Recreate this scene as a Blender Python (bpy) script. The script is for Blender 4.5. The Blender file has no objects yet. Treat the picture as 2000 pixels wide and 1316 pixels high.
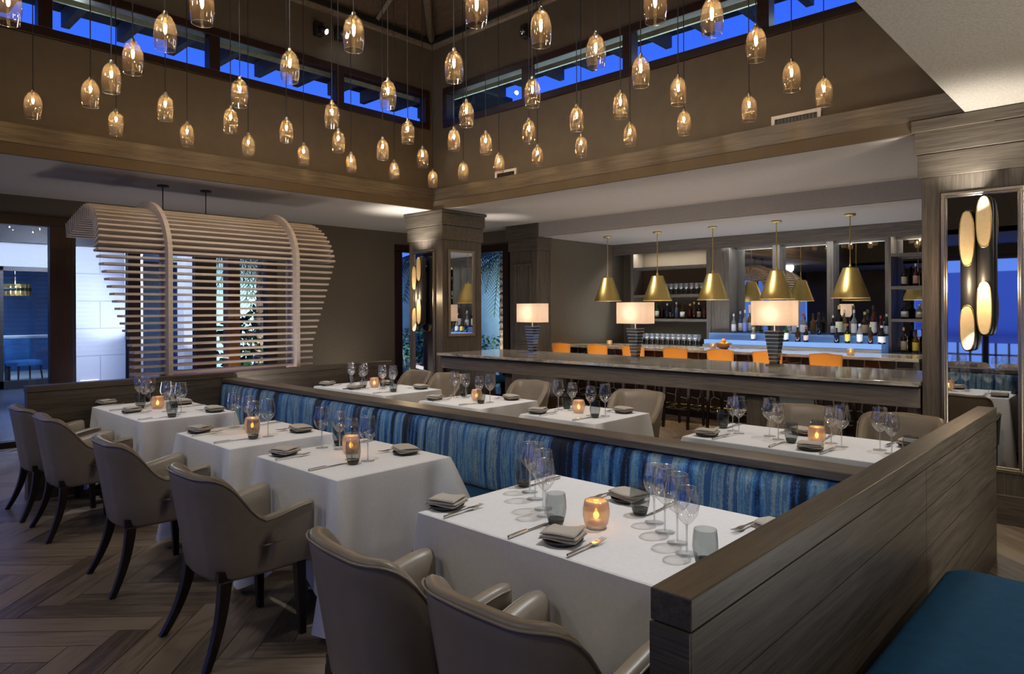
import bpy, math, random
from mathutils import Vector, Matrix
random.seed(7)
PI = math.pi
SC = bpy.context.scene
COL = SC.collection

# ---------------------------------------------------------------- camera
CAM_H = 1.58
cam_data = bpy.data.cameras.new('camera')
cam = bpy.data.objects.new('camera', cam_data)
COL.objects.link(cam)
SC.camera = cam
_A, _R = math.radians(43.33), math.radians(-0.24)
_D = Vector((-math.sin(_A), math.cos(_A), 0))
_R0 = Vector((math.cos(_A), math.sin(_A), 0))
_Z0 = Vector((0, 0, 1))
_RR = _R0 * math.cos(_R) + _Z0 * math.sin(_R)
_UU = -_R0 * math.sin(_R) + _Z0 * math.cos(_R)
m = Matrix.Identity(4)
for i in range(3):
    m[i][0], m[i][1], m[i][2] = _RR[i], _UU[i], -_D[i]
m[2][3] = CAM_H
cam.matrix_world = m
cam_data.sensor_width = 36.0
cam_data.lens = 36.0 * 1335.5 / 2000.0
cam_data.shift_y = -(658.0 - 604.0) / 2000.0
cam_data.clip_start = 0.05
cam_data.clip_end = 200

# ---------------------------------------------------------------- view, world
SC.view_settings.view_transform = 'Standard'
SC.view_settings.look = 'None'
SC.view_settings.gamma = 1.0
SC.view_settings.use_curve_mapping = False
SC.view_settings.exposure = 1.0
try:
    SC.cycles.use_denoising = True
    SC.cycles.max_bounces = 9
    SC.cycles.diffuse_bounces = 4
    SC.cycles.glossy_bounces = 4
    SC.cycles.transmission_bounces = 6
    SC.cycles.transparent_max_bounces = 24
    SC.cycles.caustics_reflective = False
    SC.cycles.caustics_refractive = False
    SC.cycles.sample_clamp_indirect = 4.0
    SC.cycles.use_light_tree = True
except Exception:
    pass

world = bpy.data.worlds.new('dusk_sky')
SC.world = world
world.use_nodes = True
_nt = world.node_tree
_nt.nodes.clear()
_o = _nt.nodes.new('ShaderNodeOutputWorld')
_b = _nt.nodes.new('ShaderNodeBackground')
_tc = _nt.nodes.new('ShaderNodeTexCoord')
_sp = _nt.nodes.new('ShaderNodeSeparateXYZ')
_cr = _nt.nodes.new('ShaderNodeValToRGB')
_nt.links.new(_tc.outputs['Generated'], _sp.inputs[0])
_nt.links.new(_sp.outputs['Z'], _cr.inputs[0])
_cr.color_ramp.elements[0].position = 0.0
_cr.color_ramp.elements[0].color = (0.10, 0.20, 0.62, 1)
_cr.color_ramp.elements[1].position = 0.7
_cr.color_ramp.elements[1].color = (0.008, 0.03, 0.24, 1)
_e = _cr.color_ramp.elements.new(0.32)
_e.color = (0.03, 0.11, 0.75, 1)
_nt.links.new(_cr.outputs[0], _b.inputs[0])
_b.inputs[1].default_value = 0.85
_nt.links.new(_b.outputs[0], _o.inputs[0])

# ---------------------------------------------------------------- lights of the room
def aim(o, tgt):
    d = Vector(tgt) - o.location
    o.rotation_euler = d.to_track_quat('-Z', 'Y').to_euler()

def spot(loc, tgt, watts, deg=50, col=(1, .95, .88), blend=.6, size=.04):
    l = bpy.data.lights.new('spot_beam', 'SPOT')
    l.energy, l.color, l.spot_size, l.spot_blend, l.shadow_soft_size = watts, col, math.radians(deg), blend, size
    o = bpy.data.objects.new('spot_beam', l)
    COL.objects.link(o)
    o.location = loc
    aim(o, tgt)
    return o

def area(loc, tgt, watts, sx, sy, col=(1, .95, .88), spread=180):
    l = bpy.data.lights.new('soft_light', 'AREA')
    l.shape, l.size, l.size_y, l.energy, l.color = 'RECTANGLE', sx, sy, watts, col
    l.spread = math.radians(spread)
    o = bpy.data.objects.new('soft_light', l)
    COL.objects.link(o)
    o.location = loc
    aim(o, tgt)
    return o

def point(loc, watts, col=(1, .7, .4), size=.03):
    l = bpy.data.lights.new('glow', 'POINT')
    l.energy, l.color, l.shadow_soft_size = watts, col, size
    o = bpy.data.objects.new('glow', l)
    COL.objects.link(o)
    o.location = loc
    return o

COOL = (.93, .96, 1.0)
NEUT = (1.0, .94, .86)
WARM = (1.0, .72, .42)
# narrow track spots of the atrium, one or two per table
TABLE_SPOTS = [
    ((-1.15, 3.6, 4.95), (-1.55, 2.15, .76), 185, 26), ((-2.1, 1.2, 4.95), (-3.3, 2.15, .76), 110, 18),
    ((-3.2, 1.2, 4.95), (-4.4, 2.15, .76), 110, 18), ((-4.9, 1.2, 4.95), (-6.05, 2.15, .76), 125, 22),
    ((-1.2, 5.9, 4.95), (-1.55, 4.25, .76), 135, 23), ((-3.25, 5.9, 4.95), (-3.27, 4.28, .76), 110, 17),
    ((-4.5, 5.9, 4.95), (-4.48, 4.28, .76), 110, 17), ((-6.9, 5.2, 4.95), (-6.0, 4.25, .76), 140, 23)]
for _l, _t, _w, _g in TABLE_SPOTS:
    spot(_l, _t, _w, _g, COOL, .5, .03)

# added broad fill spots, without fixtures, high in the atrium and at ceiling height, for the general light of the room
for _l, _t, _w in [((-2.2, -2.2, 5.0), (-2.6, 2.2, .4), 42), ((-5.6, -2.2, 5.0), (-5.2, 2.2, .4), 46), ((-2.4, 3.4, 5.1), (-2.4, 4.2, 0), 36), ((-5.6, 3.4, 5.1), (-5.6, 3.9, 0), 36)]:
    spot(_l, _t, _w, 120, NEUT, .9, .30)
for _l, _t, _w in [((1.6, -1.2, 2.98), (-.8, 2.8, .5), 15), ((1.8, 3.0, 2.98), (-.6, 4.6, .5), 40), ((-8.6, -1.0, 2.88), (-6.6, 2.2, .4), 26)]:
    spot(_l, _t, _w, 130, NEUT, .9, .15)
# added hidden fill lights in the bartender's well and behind the long counter and the far partition, shining up
area((-4.5, 9.66, .92), (-4.5, 9.70, 3), 16, 4.6, .3, (.80, .88, 1.0))
area((-4.2, 7.55, .40), (-4.2, 7.60, 3), 16, 5.4, .3, (1, .93, .86))
area((-7.25, 3.2, .55), (-7.6, 3.2, 3), 26, .25, 3.4, (1, .90, .86))
area((-8.6, 6.2, .30), (-8.5, 6.2, 3), 5, .6, 1.6, NEUT)
spot((-3.9, 0.4, 5.1), (-4.6, 6.1, 1.5), 210, 62, NEUT, .9, .2)  # added wash, brightens the counter apron and column wood
spot((-2.4, 2.2, 5.0), (-7.1, 3.0, 2.0), 130, 27, NEUT, 1.0, .3)
area((1.6, 3.6, .25), (1.4, 3.7, 3), 42, 1.2, 2.4, NEUT)  # added out-of-view fill, shines up at the near ceiling

# ---------------------------------------------------------------- materials
def newmat(name):
    mt = bpy.data.materials.new(name)
    mt.use_nodes = True
    nt = mt.node_tree
    nt.nodes.clear()
    out = nt.nodes.new('ShaderNodeOutputMaterial')
    return mt, nt, out

def N(nt, t, **kw):
    n = nt.nodes.new(t)
    for k, v in kw.items():
        setattr(n, k, v)
    return n

def L(nt, a, b):
    nt.links.new(a, b)

def ramp(nt, fac, stops):
    r = N(nt, 'ShaderNodeValToRGB')
    els = r.color_ramp.elements
    while len(els) < len(stops):
        els.new(0.5)
    for e, (p, c) in zip(els, stops):
        e.position = p
        e.color = (*c, 1)
    L(nt, fac, r.inputs[0])
    return r.outputs[0]

def coords(nt, scale=(1, 1, 1), src='Object', rot=(0, 0, 0)):
    tc = N(nt, 'ShaderNodeTexCoord')
    mp = N(nt, 'ShaderNodeMapping')
    mp.inputs['Scale'].default_value = scale
    mp.inputs['Rotation'].default_value = rot
    L(nt, tc.outputs[src], mp.inputs[0])
    return mp.outputs[0]

def noise(nt, vec, scale=5, detail=4, rough=.55, dist=0):
    n = N(nt, 'ShaderNodeTexNoise')
    n.inputs['Scale'].default_value = scale
    n.inputs['Detail'].default_value = detail
    n.inputs['Roughness'].default_value = rough
    n.inputs['Distortion'].default_value = dist
    L(nt, vec, n.inputs['Vector'])
    return n.outputs[0]

def bsdf(nt, out, col=None, rough=.5, metal=0.0, spec=.5, **kw):
    b = N(nt, 'ShaderNodeBsdfPrincipled')
    if col is not None:
        if isinstance(col, tuple):
            b.inputs['Base Color'].default_value = (*col, 1)
        else:
            L(nt, col, b.inputs['Base Color'])
    if isinstance(rough, (int, float)):
        b.inputs['Roughness'].default_value = rough
    else:
        L(nt, rough, b.inputs['Roughness'])
    b.inputs['Metallic'].default_value = metal
    b.inputs['Specular IOR Level'].default_value = spec
    for k, v in kw.items():
        b.inputs[k].default_value = v
    L(nt, b.outputs[0], out.inputs[0])
    return b

def bump(nt, b, h, strength=.2, dist=.01):
    bm = N(nt, 'ShaderNodeBump')
    bm.inputs['Strength'].default_value = strength
    bm.inputs['Distance'].default_value = dist
    L(nt, h, bm.inputs['Height'])
    L(nt, bm.outputs[0], b.inputs['Normal'])

def plain(name, col, rough=.5, metal=0.0, spec=.5, var=.12, vs=30, bmp=0.0, **kw):
    mt, nt, out = newmat(name)
    v = coords(nt)
    n = noise(nt, v, vs, 3)
    lo = tuple(c * (1 - var) for c in col)
    hi = tuple(min(1, c * (1 + var)) for c in col)
    c = ramp(nt, n, [(.3, lo), (.7, hi)])
    b = bsdf(nt, out, c, rough, metal, spec, **kw)
    if bmp:
        bump(nt, b, noise(nt, v, vs * 6, 2), bmp, .004)
    return mt

def wood(name, dark, light, axis=0, rough=.42, fine=1.0, spec=.4):
    """streaked veneer; the grain runs along the object's axis"""
    mt, nt, out = newmat(name)
    sc = [26 * fine] * 3
    sc[axis] = 1.1
    n1 = noise(nt, coords(nt, tuple(sc)), 1.6, 5, .6, .4)
    sc2 = [150 * fine] * 3
    sc2[axis] = 5
    n2 = noise(nt, coords(nt, tuple(sc2)), 1.2, 3, .6)
    mx = N(nt, 'ShaderNodeMath', operation='MULTIPLY_ADD')
    mx.inputs[1].default_value = .45
    L(nt, n2, mx.inputs[0])
    ml = N(nt, 'ShaderNodeMath', operation='MULTIPLY')
    ml.inputs[1].default_value = .6
    L(nt, n1, ml.inputs[0])
    L(nt, ml.outputs[0], mx.inputs[2])
    mid = tuple((a + b) / 2 for a, b in zip(dark, light))
    c = ramp(nt, mx.outputs[0], [(.34, dark), (.52, mid), (.70, light)])
    b = bsdf(nt, out, c, rough, 0, spec)
    bump(nt, b, n2, .12, .002)
    return mt

def emis(name, col, strength):
    mt, nt, out = newmat(name)
    e = N(nt, 'ShaderNodeEmission')
    e.inputs[0].default_value = (*col, 1)
    e.inputs[1].default_value = strength
    L(nt, e.outputs[0], out.inputs[0])
    return mt

def thin_glass(name, tint=(.97, .98, .98), edge=(.75, .8, .8), ior=1.45, gloss=.02, k=1.0, alpha=0.0, body=(.5, .5, .5), translucent=False):
    """a clear wall of glass: see-through, tinted more at grazing angles, with a fresnel reflection"""
    mt, nt, out = newmat(name)
    lw = N(nt, 'ShaderNodeLayerWeight')
    lw.inputs[0].default_value = .35
    c = ramp(nt, lw.outputs['Facing'], [(.25, tint), (.95, edge)])
    tr = N(nt, 'ShaderNodeBsdfTransparent')
    L(nt, c, tr.inputs[0])
    gl = N(nt, 'ShaderNodeBsdfGlossy')
    gl.inputs['Roughness'].default_value = gloss
    l2 = N(nt, 'ShaderNodeLayerWeight')
    l2.inputs[0].default_value = .5
    pw = N(nt, 'ShaderNodeMath', operation='POWER')
    pw.inputs[1].default_value = 4.0
    L(nt, l2.outputs['Facing'], pw.inputs[0])
    f0 = ((ior - 1) / (ior + 1)) ** 2 * 1.6
    fm = N(nt, 'ShaderNodeMath', operation='MULTIPLY_ADD')
    fm.inputs[1].default_value = .85 * min(1, k)
    fm.inputs[2].default_value = f0 * k
    fm.use_clamp = True
    L(nt, pw.outputs[0], fm.inputs[0])
    mx = N(nt, 'ShaderNodeMixShader')
    L(nt, fm.outputs[0], mx.inputs[0])
    last = tr.outputs[0]
    if alpha:
        df = N(nt, 'ShaderNodeBsdfTranslucent' if translucent else 'ShaderNodeBsdfDiffuse')
        df.inputs[0].default_value = (*body, 1)
        m2 = N(nt, 'ShaderNodeMixShader')
        m2.inputs[0].default_value = alpha
        L(nt, tr.outputs[0], m2.inputs[1])
        L(nt, df.outputs[0], m2.inputs[2])
        last = m2.outputs[0]
    L(nt, last, mx.inputs[1])
    L(nt, gl.outputs[0], mx.inputs[2])
    L(nt, mx.outputs[0], out.inputs[0])
    return mt

M = {}
WD, WLt = (.042, .034, .026), (.140, .118, .090)
for ax, nm in ((0, 'x'), (1, 'y'), (2, 'z')):
    M['wood_' + nm] = wood('smoked_oak_' + nm, WD, WLt, ax, .40)
    M['greywood_' + nm] = wood('grey_oak_' + nm, (.085, .072, .058), (.23, .20, .165), ax, .36)
M['darkwood'] = wood('espresso_wood', (.008, .005, .004), (.030, .017, .012), 2, .35)
M['mahogany'] = wood('mahogany_frame', (.012, .005, .003), (.040, .015, .009), 2, .35)
M['palewood'] = wood('limed_ash', (.46, .40, .35), (.66, .59, .53), 1, .55, .8)
M['wallpaper'] = plain('olive_grasscloth', (.125, .103, .072), .8, var=.15, vs=60, bmp=.2)
M['upperwall'] = plain('brown_plaster', (.100, .084, .062), .85, var=.06, vs=8)
M['fascia'] = plain('ochre_plaster', (.105, .077, .044), .85, var=.06, vs=8)
M['ceiling'] = plain('warm_grey_plaster', (.40, .37, .34), .85, var=.05, vs=40, bmp=.25)
M['rightceiling'] = plain('linen_ceiling_paper', (.36, .33, .28), .8, var=.16, vs=70, bmp=.3)
M['leather'] = plain('taupe_leather', (.255, .215, .168), .38, var=.06, vs=14, bmp=.06, spec=.5)
M['linen'] = plain('white_tablecloth_linen', (.74, .74, .75), .85, var=.03, vs=60, bmp=.06)
M['napkin'] = plain('taupe_napkin_linen', (.44, .40, .35), .9, var=.08, vs=120, bmp=.2)
M['slate'] = plain('black_slate_plate', (.022, .022, .023), .5, var=.2, vs=80)
M['steel'] = plain('polished_steel', (.62, .60, .58), .18, 1.0, var=.03)
M['black'] = plain('black_metal', (.012, .012, .013), .45, var=.1)
M['bronze'] = plain('champagne_bronze', (.42, .36, .27), .32, 1.0, var=.06)
M['gold'] = plain('brushed_brass', (.70, .52, .18), .30, 1.0, var=.06, vs=10, **{'Anisotropic': .75})
_nt = M['gold'].node_tree
_tg = _nt.nodes.new('ShaderNodeTangent'); _tg.direction_type = 'RADIAL'; _tg.axis = 'Z'
_nt.links.new(_tg.outputs[0], [n for n in _nt.nodes if n.type == 'BSDF_PRINCIPLED'][0].inputs['Tangent'])
M['brassin'] = plain('brass_inside', (.85, .72, .42), .5, .6, var=.04)
M['scoop'] = plain('gilded_hollow', (.78, .60, .33), .45, .35, var=.05)
M['orange'] = plain('orange_leather', (.72, .25, .025), .42, var=.05, vs=12)
M['blueseat'] = plain('teal_velvet', (.012, .082, .180), .8, var=.10, vs=18, bmp=.08, spec=.25)
M['chrome'] = plain('chrome', (.8, .8, .82), .08, 1.0, var=.01)
M['cord'] = plain('black_cord', (.012, .011, .010), .6)
M['white'] = plain('white_plaster', (.72, .73, .78), .8, var=.04, vs=6)
M['winframe'] = wood('dark_window_wood', (.010, .005, .004), (.034, .014, .010), 0, .4)
M['terrace'] = plain('blue_grey_terrace_slab', (.10, .12, .17), .22, var=.25, vs=3)
M['doorframe'] = plain('black_door_metal', (.014, .016, .022), .4)
M['leaf'] = plain('garden_leaf', (.035, .13, .035), .5, var=.6, vs=6)
M['frond'] = plain('palm_frond', (.07, .16, .075), .5, var=.5, vs=5)
M['bark'] = plain('palm_bark', (.30, .23, .16), .85, var=.7, vs=16, bmp=.5)
M['soil'] = plain('garden_soil', (.03, .028, .02), .9)
M['gardenwall'] = plain('pale_garden_wall', (.42, .52, .52), .85, var=.1, vs=3)
M['orangepost'] = plain('rust_timber_post', (.42, .17, .045), .6, var=.3, vs=8)
M['fruit'] = plain('orange_fruit', (.85, .42, .06), .4, var=.15)
M['bowl'] = wood('turned_bowl_wood', (.12, .05, .015), (.35, .16, .05), 2, .35)
M['vent'] = plain('white_vent_metal', (.62, .58, .55), .5)
M['candlewax'] = plain('candle_wax', (.85, .7, .5), .5)
M['blueroom'] = plain('blue_lacquer_wall', (.03, .13, .36), .5, var=.2, vs=4)
M['bluechair'] = plain('blue_fabric', (.03, .16, .42), .8, var=.2)
M['shade_fabric'] = plain('blue_roller_shade', (.10, .16, .5), .8)
M['rafters'] = plain('aged_rafter', (.20, .165, .13), .8, var=.2)
M['roofboard'] = wood('roof_boards', (.05, .035, .025), (.12, .085, .06), 0, .7)
M['eave'] = plain('dark_eave_boards', (.035, .04, .045), .8, var=.3, vs=5)
M['eavetrim'] = plain('pale_green_trim', (.48, .58, .52), .7)

M['clearglass'] = thin_glass('clear_wine_glass', (.99, .992, .992), (.90, .915, .92), 1.6, .03, 2.4)
M['stemglass'] = thin_glass('clear_glass_stem', (.90, .92, .93), (.74, .77, .78), 1.6, .05, 2.4, .16, (.85, .87, .88))
M['footglass'] = thin_glass('clear_glass_foot', (.985, .988, .988), (.80, .82, .83), 1.5, .05, .7)
M['smokeglass'] = thin_glass('smoked_tumbler_glass', (.64, .67, .665), (.30, .33, .32), 1.5, .01, 1.0)
M['smokebase'] = thin_glass('thick_smoked_glass', (.20, .23, .22), (.06, .07, .07), 1.55, .02, 1.2)
M['pane'] = thin_glass('window_pane_glass', (.93, .95, .96), (.85, .9, .9), 1.3, .0, .9)
M['doorpane'] = thin_glass('door_pane_glass', (.90, .93, .96), (.8, .86, .9), 1.45, .0, 1.0)
M['amber'] = thin_glass('amber_blown_glass', (.95, .87, .76), (.74, .58, .43), 1.5, .03, 1.7, .04, (1.0, .80, .60), True)
M['frost'] = thin_glass('crackled_candle_glass', (.78, .66, .52), (.5, .42, .32), 1.5, .15, 1.2, .42, (.66, .62, .54))
M['crystal'] = thin_glass('blue_grey_crystal', (.42, .45, .47), (.14, .15, .17), 1.6, .02, 2.0, .5, (.12, .14, .16))
M['crystalrim'] = thin_glass('clear_crystal_disc', (.9, .93, .95), (.7, .75, .8), 1.7, .05, 2.5, .85, (.9, .92, .95))

M['bulb'] = emis('lit_filament_bulb', (1.0, .66, .30), 190)
M['flame'] = emis('candle_flame', (1.0, .38, .06), 6)
M['ledstrip'] = emis('bar_led', (.45, .68, 1.0), 5)
M['lens'] = emis('spot_lens', (.95, .97, 1.0), 60)

# mirrors
mt, nt, out = newmat('mirror_glass')
bsdf(nt, out, (.74, .76, .77), .015, 1.0)
M['mirror'] = mt

# lamp shade: linen lit from inside
mt, nt, out = newmat('linen_lamp_shade')
v = coords(nt, (200, 200, 60))
c = ramp(nt, noise(nt, v, 1, 2), [(.3, (.80, .66, .55)), (.7, (.92, .78, .66))])
df = N(nt, 'ShaderNodeBsdfDiffuse'); L(nt, c, df.inputs[0])
tl = N(nt, 'ShaderNodeBsdfTranslucent'); L(nt, c, tl.inputs[0])
ms = N(nt, 'ShaderNodeMixShader'); ms.inputs[0].default_value = .6
L(nt, df.outputs[0], ms.inputs[1]); L(nt, tl.outputs[0], ms.inputs[2])
L(nt, ms.outputs[0], out.inputs[0])
M['shade'] = mt

# backlit onyx-like glass of the bottle steps
mt, nt, out = newmat('backlit_step_glass')
b = bsdf(nt, out, (.16, .27, .46), .08, 0, .6)
b.inputs['Emission Color'].default_value = (.16, .36, .90, 1)
b.inputs['Emission Strength'].default_value = .10
M['stepglass'] = mt

# stone of the bar counters
mt, nt, out = newmat('veined_quartzite')
v = coords(nt, (1.2, 6, 6))
n1 = noise(nt, v, 2.2, 8, .65, 1.2)
c = ramp(nt, n1, [(.30, (.12, .115, .10)), (.44, (.30, .29, .25)), (.56, (.55, .50, .42)), (.66, (.24, .27, .25)), (.75, (.42, .40, .34))])
bsdf(nt, out, c, .08, 0, .6)
M['stone'] = mt

# velvet with irregular vertical stripes (world x of the object)
mt, nt, out = newmat('striped_blue_velvet')
v1 = coords(nt, (1, .02, .03))
a = noise(nt, v1, 5.2, 3, .72, 0)
v2 = coords(nt, (1, .15, .12))
b2 = noise(nt, v2, 26, 4, .7)
v3 = coords(nt, (1, 1, 1))
b3 = noise(nt, v3, 95, 3, .7)
a0 = N(nt, 'ShaderNodeMath', operation='MULTIPLY_ADD'); a0.inputs[1].default_value = 1.9; a0.inputs[2].default_value = -.45
L(nt, a, a0.inputs[0])
a1 = N(nt, 'ShaderNodeMath', operation='MULTIPLY_ADD'); a1.inputs[1].default_value = .40
L(nt, b2, a1.inputs[0]); L(nt, a0.outputs[0], a1.inputs[2])
a2 = N(nt, 'ShaderNodeMath', operation='MULTIPLY_ADD'); a2.inputs[1].default_value = .16
L(nt, b3, a2.inputs[0]); L(nt, a1.outputs[0], a2.inputs[2])
c = ramp(nt, a2.outputs[0], [(.50, (.004, .009, .020)), (.66, (.009, .028, .07)), (.71, (.04, .16, .48)), (.77, (.08, .30, .68)),
                             (.82, (.30, .56, .72)), (.87, (.06, .22, .54)), (.94, (.42, .62, .70)), (1.0, (.06, .18, .45))])
b = bsdf(nt, out, c, .72, 0, .3)
b.inputs['Sheen Weight'].default_value = .25
bump(nt, b, b3, .1, .004)
M['velvet'] = mt

# herringbone planks: each plank's own tone from its UV offset
mt, nt, out = newmat('oak_planks')
tc = N(nt, 'ShaderNodeTexCoord')
mp = N(nt, 'ShaderNodeMapping'); mp.inputs['Scale'].default_value = (1.6, 22, 1)
L(nt, tc.outputs['UV'], mp.inputs[0])
n1 = noise(nt, mp.outputs[0], 1.5, 6, .62, .8)
mp2 = N(nt, 'ShaderNodeMapping'); mp2.inputs['Scale'].default_value = (9, 160, 1)
L(nt, tc.outputs['UV'], mp2.inputs[0])
n2 = noise(nt, mp2.outputs[0], 1.2, 3, .6)
at = N(nt, 'ShaderNodeAttribute', attribute_name='plank_tone')
a1 = N(nt, 'ShaderNodeMath', operation='MULTIPLY_ADD'); a1.inputs[1].default_value = .30
L(nt, n2, a1.inputs[0]); L(nt, n1, a1.inputs[2])
a2 = N(nt, 'ShaderNodeMath', operation='MULTIPLY_ADD'); a2.inputs[1].default_value = .42
L(nt, at.outputs['Fac'], a2.inputs[0]); L(nt, a1.outputs[0], a2.inputs[2])
c = ramp(nt, a2.outputs[0], [(.45, (.050, .036, .025)), (.70, (.135, .102, .072)), (1.0, (.27, .215, .155))])
b = bsdf(nt, out, c, .40, 0, .45)
bump(nt, b, n2, .15, .002)
M['planks'] = mt

# honeycomb front of the inner bar
mt, nt, out = newmat('honeycomb_bar_front')
v = coords(nt, (1, 1, 1))
vo = N(nt, 'ShaderNodeTexVoronoi', feature='DISTANCE_TO_EDGE')
vo.inputs['Scale'].default_value = 5.5
vo.inputs['Randomness'].default_value = .35
L(nt, v, vo.inputs['Vector'])
c = ramp(nt, vo.outputs['Distance'], [(.02, (.22, .20, .18)), (.05, (.018, .012, .010)), (.4, (.030, .017, .012))])
bsdf(nt, out, c, .22, 0, .6)
M['honeycomb'] = mt

# white block facade with joints
mt, nt, out = newmat('white_block_facade')
tc = N(nt, 'ShaderNodeTexCoord')
mp = N(nt, 'ShaderNodeMapping'); mp.inputs['Rotation'].default_value = (PI / 2, 0, PI / 2)
L(nt, tc.outputs['Object'], mp.inputs[0])
sx = N(nt, 'ShaderNodeSeparateXYZ'); L(nt, tc.outputs['Object'], sx.inputs[0])
cb = N(nt, 'ShaderNodeCombineXYZ'); L(nt, sx.outputs['Y'], cb.inputs[0]); L(nt, sx.outputs['Z'], cb.inputs[1])
br = N(nt, 'ShaderNodeTexBrick')
br.inputs['Color1'].default_value = (.70, .71, .76, 1); br.inputs['Color2'].default_value = (.66, .68, .73, 1)
br.inputs['Mortar'].default_value = (.46, .47, .56, 1)
br.inputs['Scale'].default_value = 1.0
br.inputs['Brick Width'].default_value = 1.9; br.inputs['Row Height'].default_value = .60
br.inputs['Mortar Size'].default_value = .012
L(nt, cb.outputs[0], br.inputs['Vector'])
bsdf(nt, out, br.outputs[0], .8)
M['facade'] = mt

def bottle_glass(name, col, see=.5):
    return thin_glass(name, tuple(see * c for c in col), tuple(.25 * c for c in col), 1.5, .03, 1.2, .45, tuple(.5 * c for c in col))

# woven roller shade that lets the dusk through
mt, nt, out = newmat('blue_roller_shade_woven')
df = N(nt, 'ShaderNodeBsdfDiffuse'); df.inputs[0].default_value = (.16, .18, .42, 1)
tl = N(nt, 'ShaderNodeBsdfTranslucent'); tl.inputs[0].default_value = (.55, .55, .85, 1)
ms = N(nt, 'ShaderNodeMixShader'); ms.inputs[0].default_value = .7
L(nt, df.outputs[0], ms.inputs[1]); L(nt, tl.outputs[0], ms.inputs[2]); L(nt, ms.outputs[0], out.inputs[0])
M['shade_fabric'] = mt

# ---------------------------------------------------------------- mesh building
class MB:
    def __init__(self):
        self.v, self.f, self.s, self.uv = [], [], [], None

    def add(self, vs, fs, smooth=False):
        o = len(self.v)
        self.v += [tuple(p) for p in vs]
        self.f += [tuple(i + o for i in q) for q in fs]
        self.s += [smooth] * len(fs)
        return self

    def box(self, x0, x1, y0, y1, z0, z1):
        return self.add([(x0, y0, z0), (x1, y0, z0), (x1, y1, z0), (x0, y1, z0), (x0, y0, z1), (x1, y0, z1), (x1, y1, z1), (x0, y1, z1)],
                        [(0, 3, 2, 1), (4, 5, 6, 7), (0, 1, 5, 4), (1, 2, 6, 5), (2, 3, 7, 6), (3, 0, 4, 7)])

    def boxm(self, sx, sy, sz, mat):
        vs = [mat @ Vector((a * sx / 2, b * sy / 2, c * sz / 2)) for c in (-1, 1) for a, b in ((-1, -1), (1, -1), (1, 1), (-1, 1))]
        return self.add(vs, [(0, 3, 2, 1), (4, 5, 6, 7), (0, 1, 5, 4), (1, 2, 6, 5), (2, 3, 7, 6), (3, 0, 4, 7)])

    def lathe(self, prof, n=24, c=(0, 0, 0), cap0=False, cap1=False, sx=1.0, sy=1.0):
        vs, fs = [], []
        for r, z in prof:
            for k in range(n):
                a = 2 * PI * k / n
                vs.append((c[0] + r * sx * math.cos(a), c[1] + r * sy * math.sin(a), c[2] + z))
        for i in range(len(prof) - 1):
            for k in range(n):
                k2 = (k + 1) % n
                fs.append((i * n + k, i * n + k2, (i + 1) * n + k2, (i + 1) * n + k))
        if cap0:
            fs.append(tuple(range(n - 1, -1, -1)))
        if cap1:
            fs.append(tuple((len(prof) - 1) * n + k for k in range(n)))
        return self.add(vs, fs, True)

    def loft(self, rings, closed=True, caps=True, smooth=True):
        n = len(rings[0])
        vs = [p for r in rings for p in r]
        fs = []
        for i in range(len(rings) - 1):
            for k in range(n if closed else n - 1):
                k2 = (k + 1) % n
                fs.append((i * n + k, i * n + k2, (i + 1) * n + k2, (i + 1) * n + k))
        if caps:
            fs.append(tuple(range(n - 1, -1, -1)))
            fs.append(tuple((len(rings) - 1) * n + k for k in range(n)))
        return self.add(vs, fs, smooth)

    def tube(self, pts, r, n=8, caps=True):
        pts = [Vector(p) for p in pts]
        rings = []
        up = Vector((0, 0, 1))
        for i, p in enumerate(pts):
            t = (pts[min(i + 1, len(pts) - 1)] - pts[max(i - 1, 0)]).normalized()
            ref = up if abs(t.z) < .95 else Vector((1, 0, 0))
            a = t.cross(ref).normalized()
            b = t.cross(a).normalized()
            rr = r[i] if isinstance(r, (list, tuple)) else r
            rings.append([p + a * rr * math.cos(2 * PI * k / n) + b * rr * math.sin(2 * PI * k / n) for k in range(n)])
        return self.loft(rings, True, caps)

    def prism(self, pts, z0, z1, smooth=False):
        n = len(pts)
        vs = [(x, y, z0) for x, y in pts] + [(x, y, z1) for x, y in pts]
        fs = [tuple(range(n - 1, -1, -1)), tuple(range(n, 2 * n))] + [(k, (k + 1) % n, n + (k + 1) % n, n + k) for k in range(n)]
        return self.add(vs, fs, smooth)

    def build(self, name, mat, parent=None, bevel=0.0, loc=None, solid=0.0, seg=2):
        me = bpy.data.meshes.new(name)
        me.from_pydata([tuple(p) for p in self.v], [], self.f)
        me.polygons.foreach_set('use_smooth', self.s)
        me.materials.append(M[mat] if isinstance(mat, str) else mat)
        me.update()
        o = bpy.data.objects.new(name, me)
        COL.objects.link(o)
        if parent is not None:
            o.parent = parent
        if loc is not None:
            o.location = loc
        if solid:
            sm = o.modifiers.new('thick', 'SOLIDIFY')
            sm.thickness = solid
            sm.offset = -1
        if bevel:
            bm = o.modifiers.new('edge', 'BEVEL')
            bm.width = bevel
            bm.segments = seg
            bm.limit_method = 'ANGLE'
            bm.angle_limit = math.radians(40)
        return o

def tag(o, label=None, cat=None, group=None, kind=None):
    if label: o['label'] = label
    if cat: o['category'] = cat
    if group: o['group'] = group
    if kind: o['kind'] = kind
    return o

def empty(name, loc=(0, 0, 0), rz=0.0, label=None, cat=None, group=None, kind=None):
    o = bpy.data.objects.new(name, None)
    COL.objects.link(o)
    o.location = loc
    o.rotation_euler = (0, 0, rz)
    o.empty_display_size = .1
    return tag(o, label, cat, group, kind)

def kids(o):
    return list(o.children)

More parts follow.
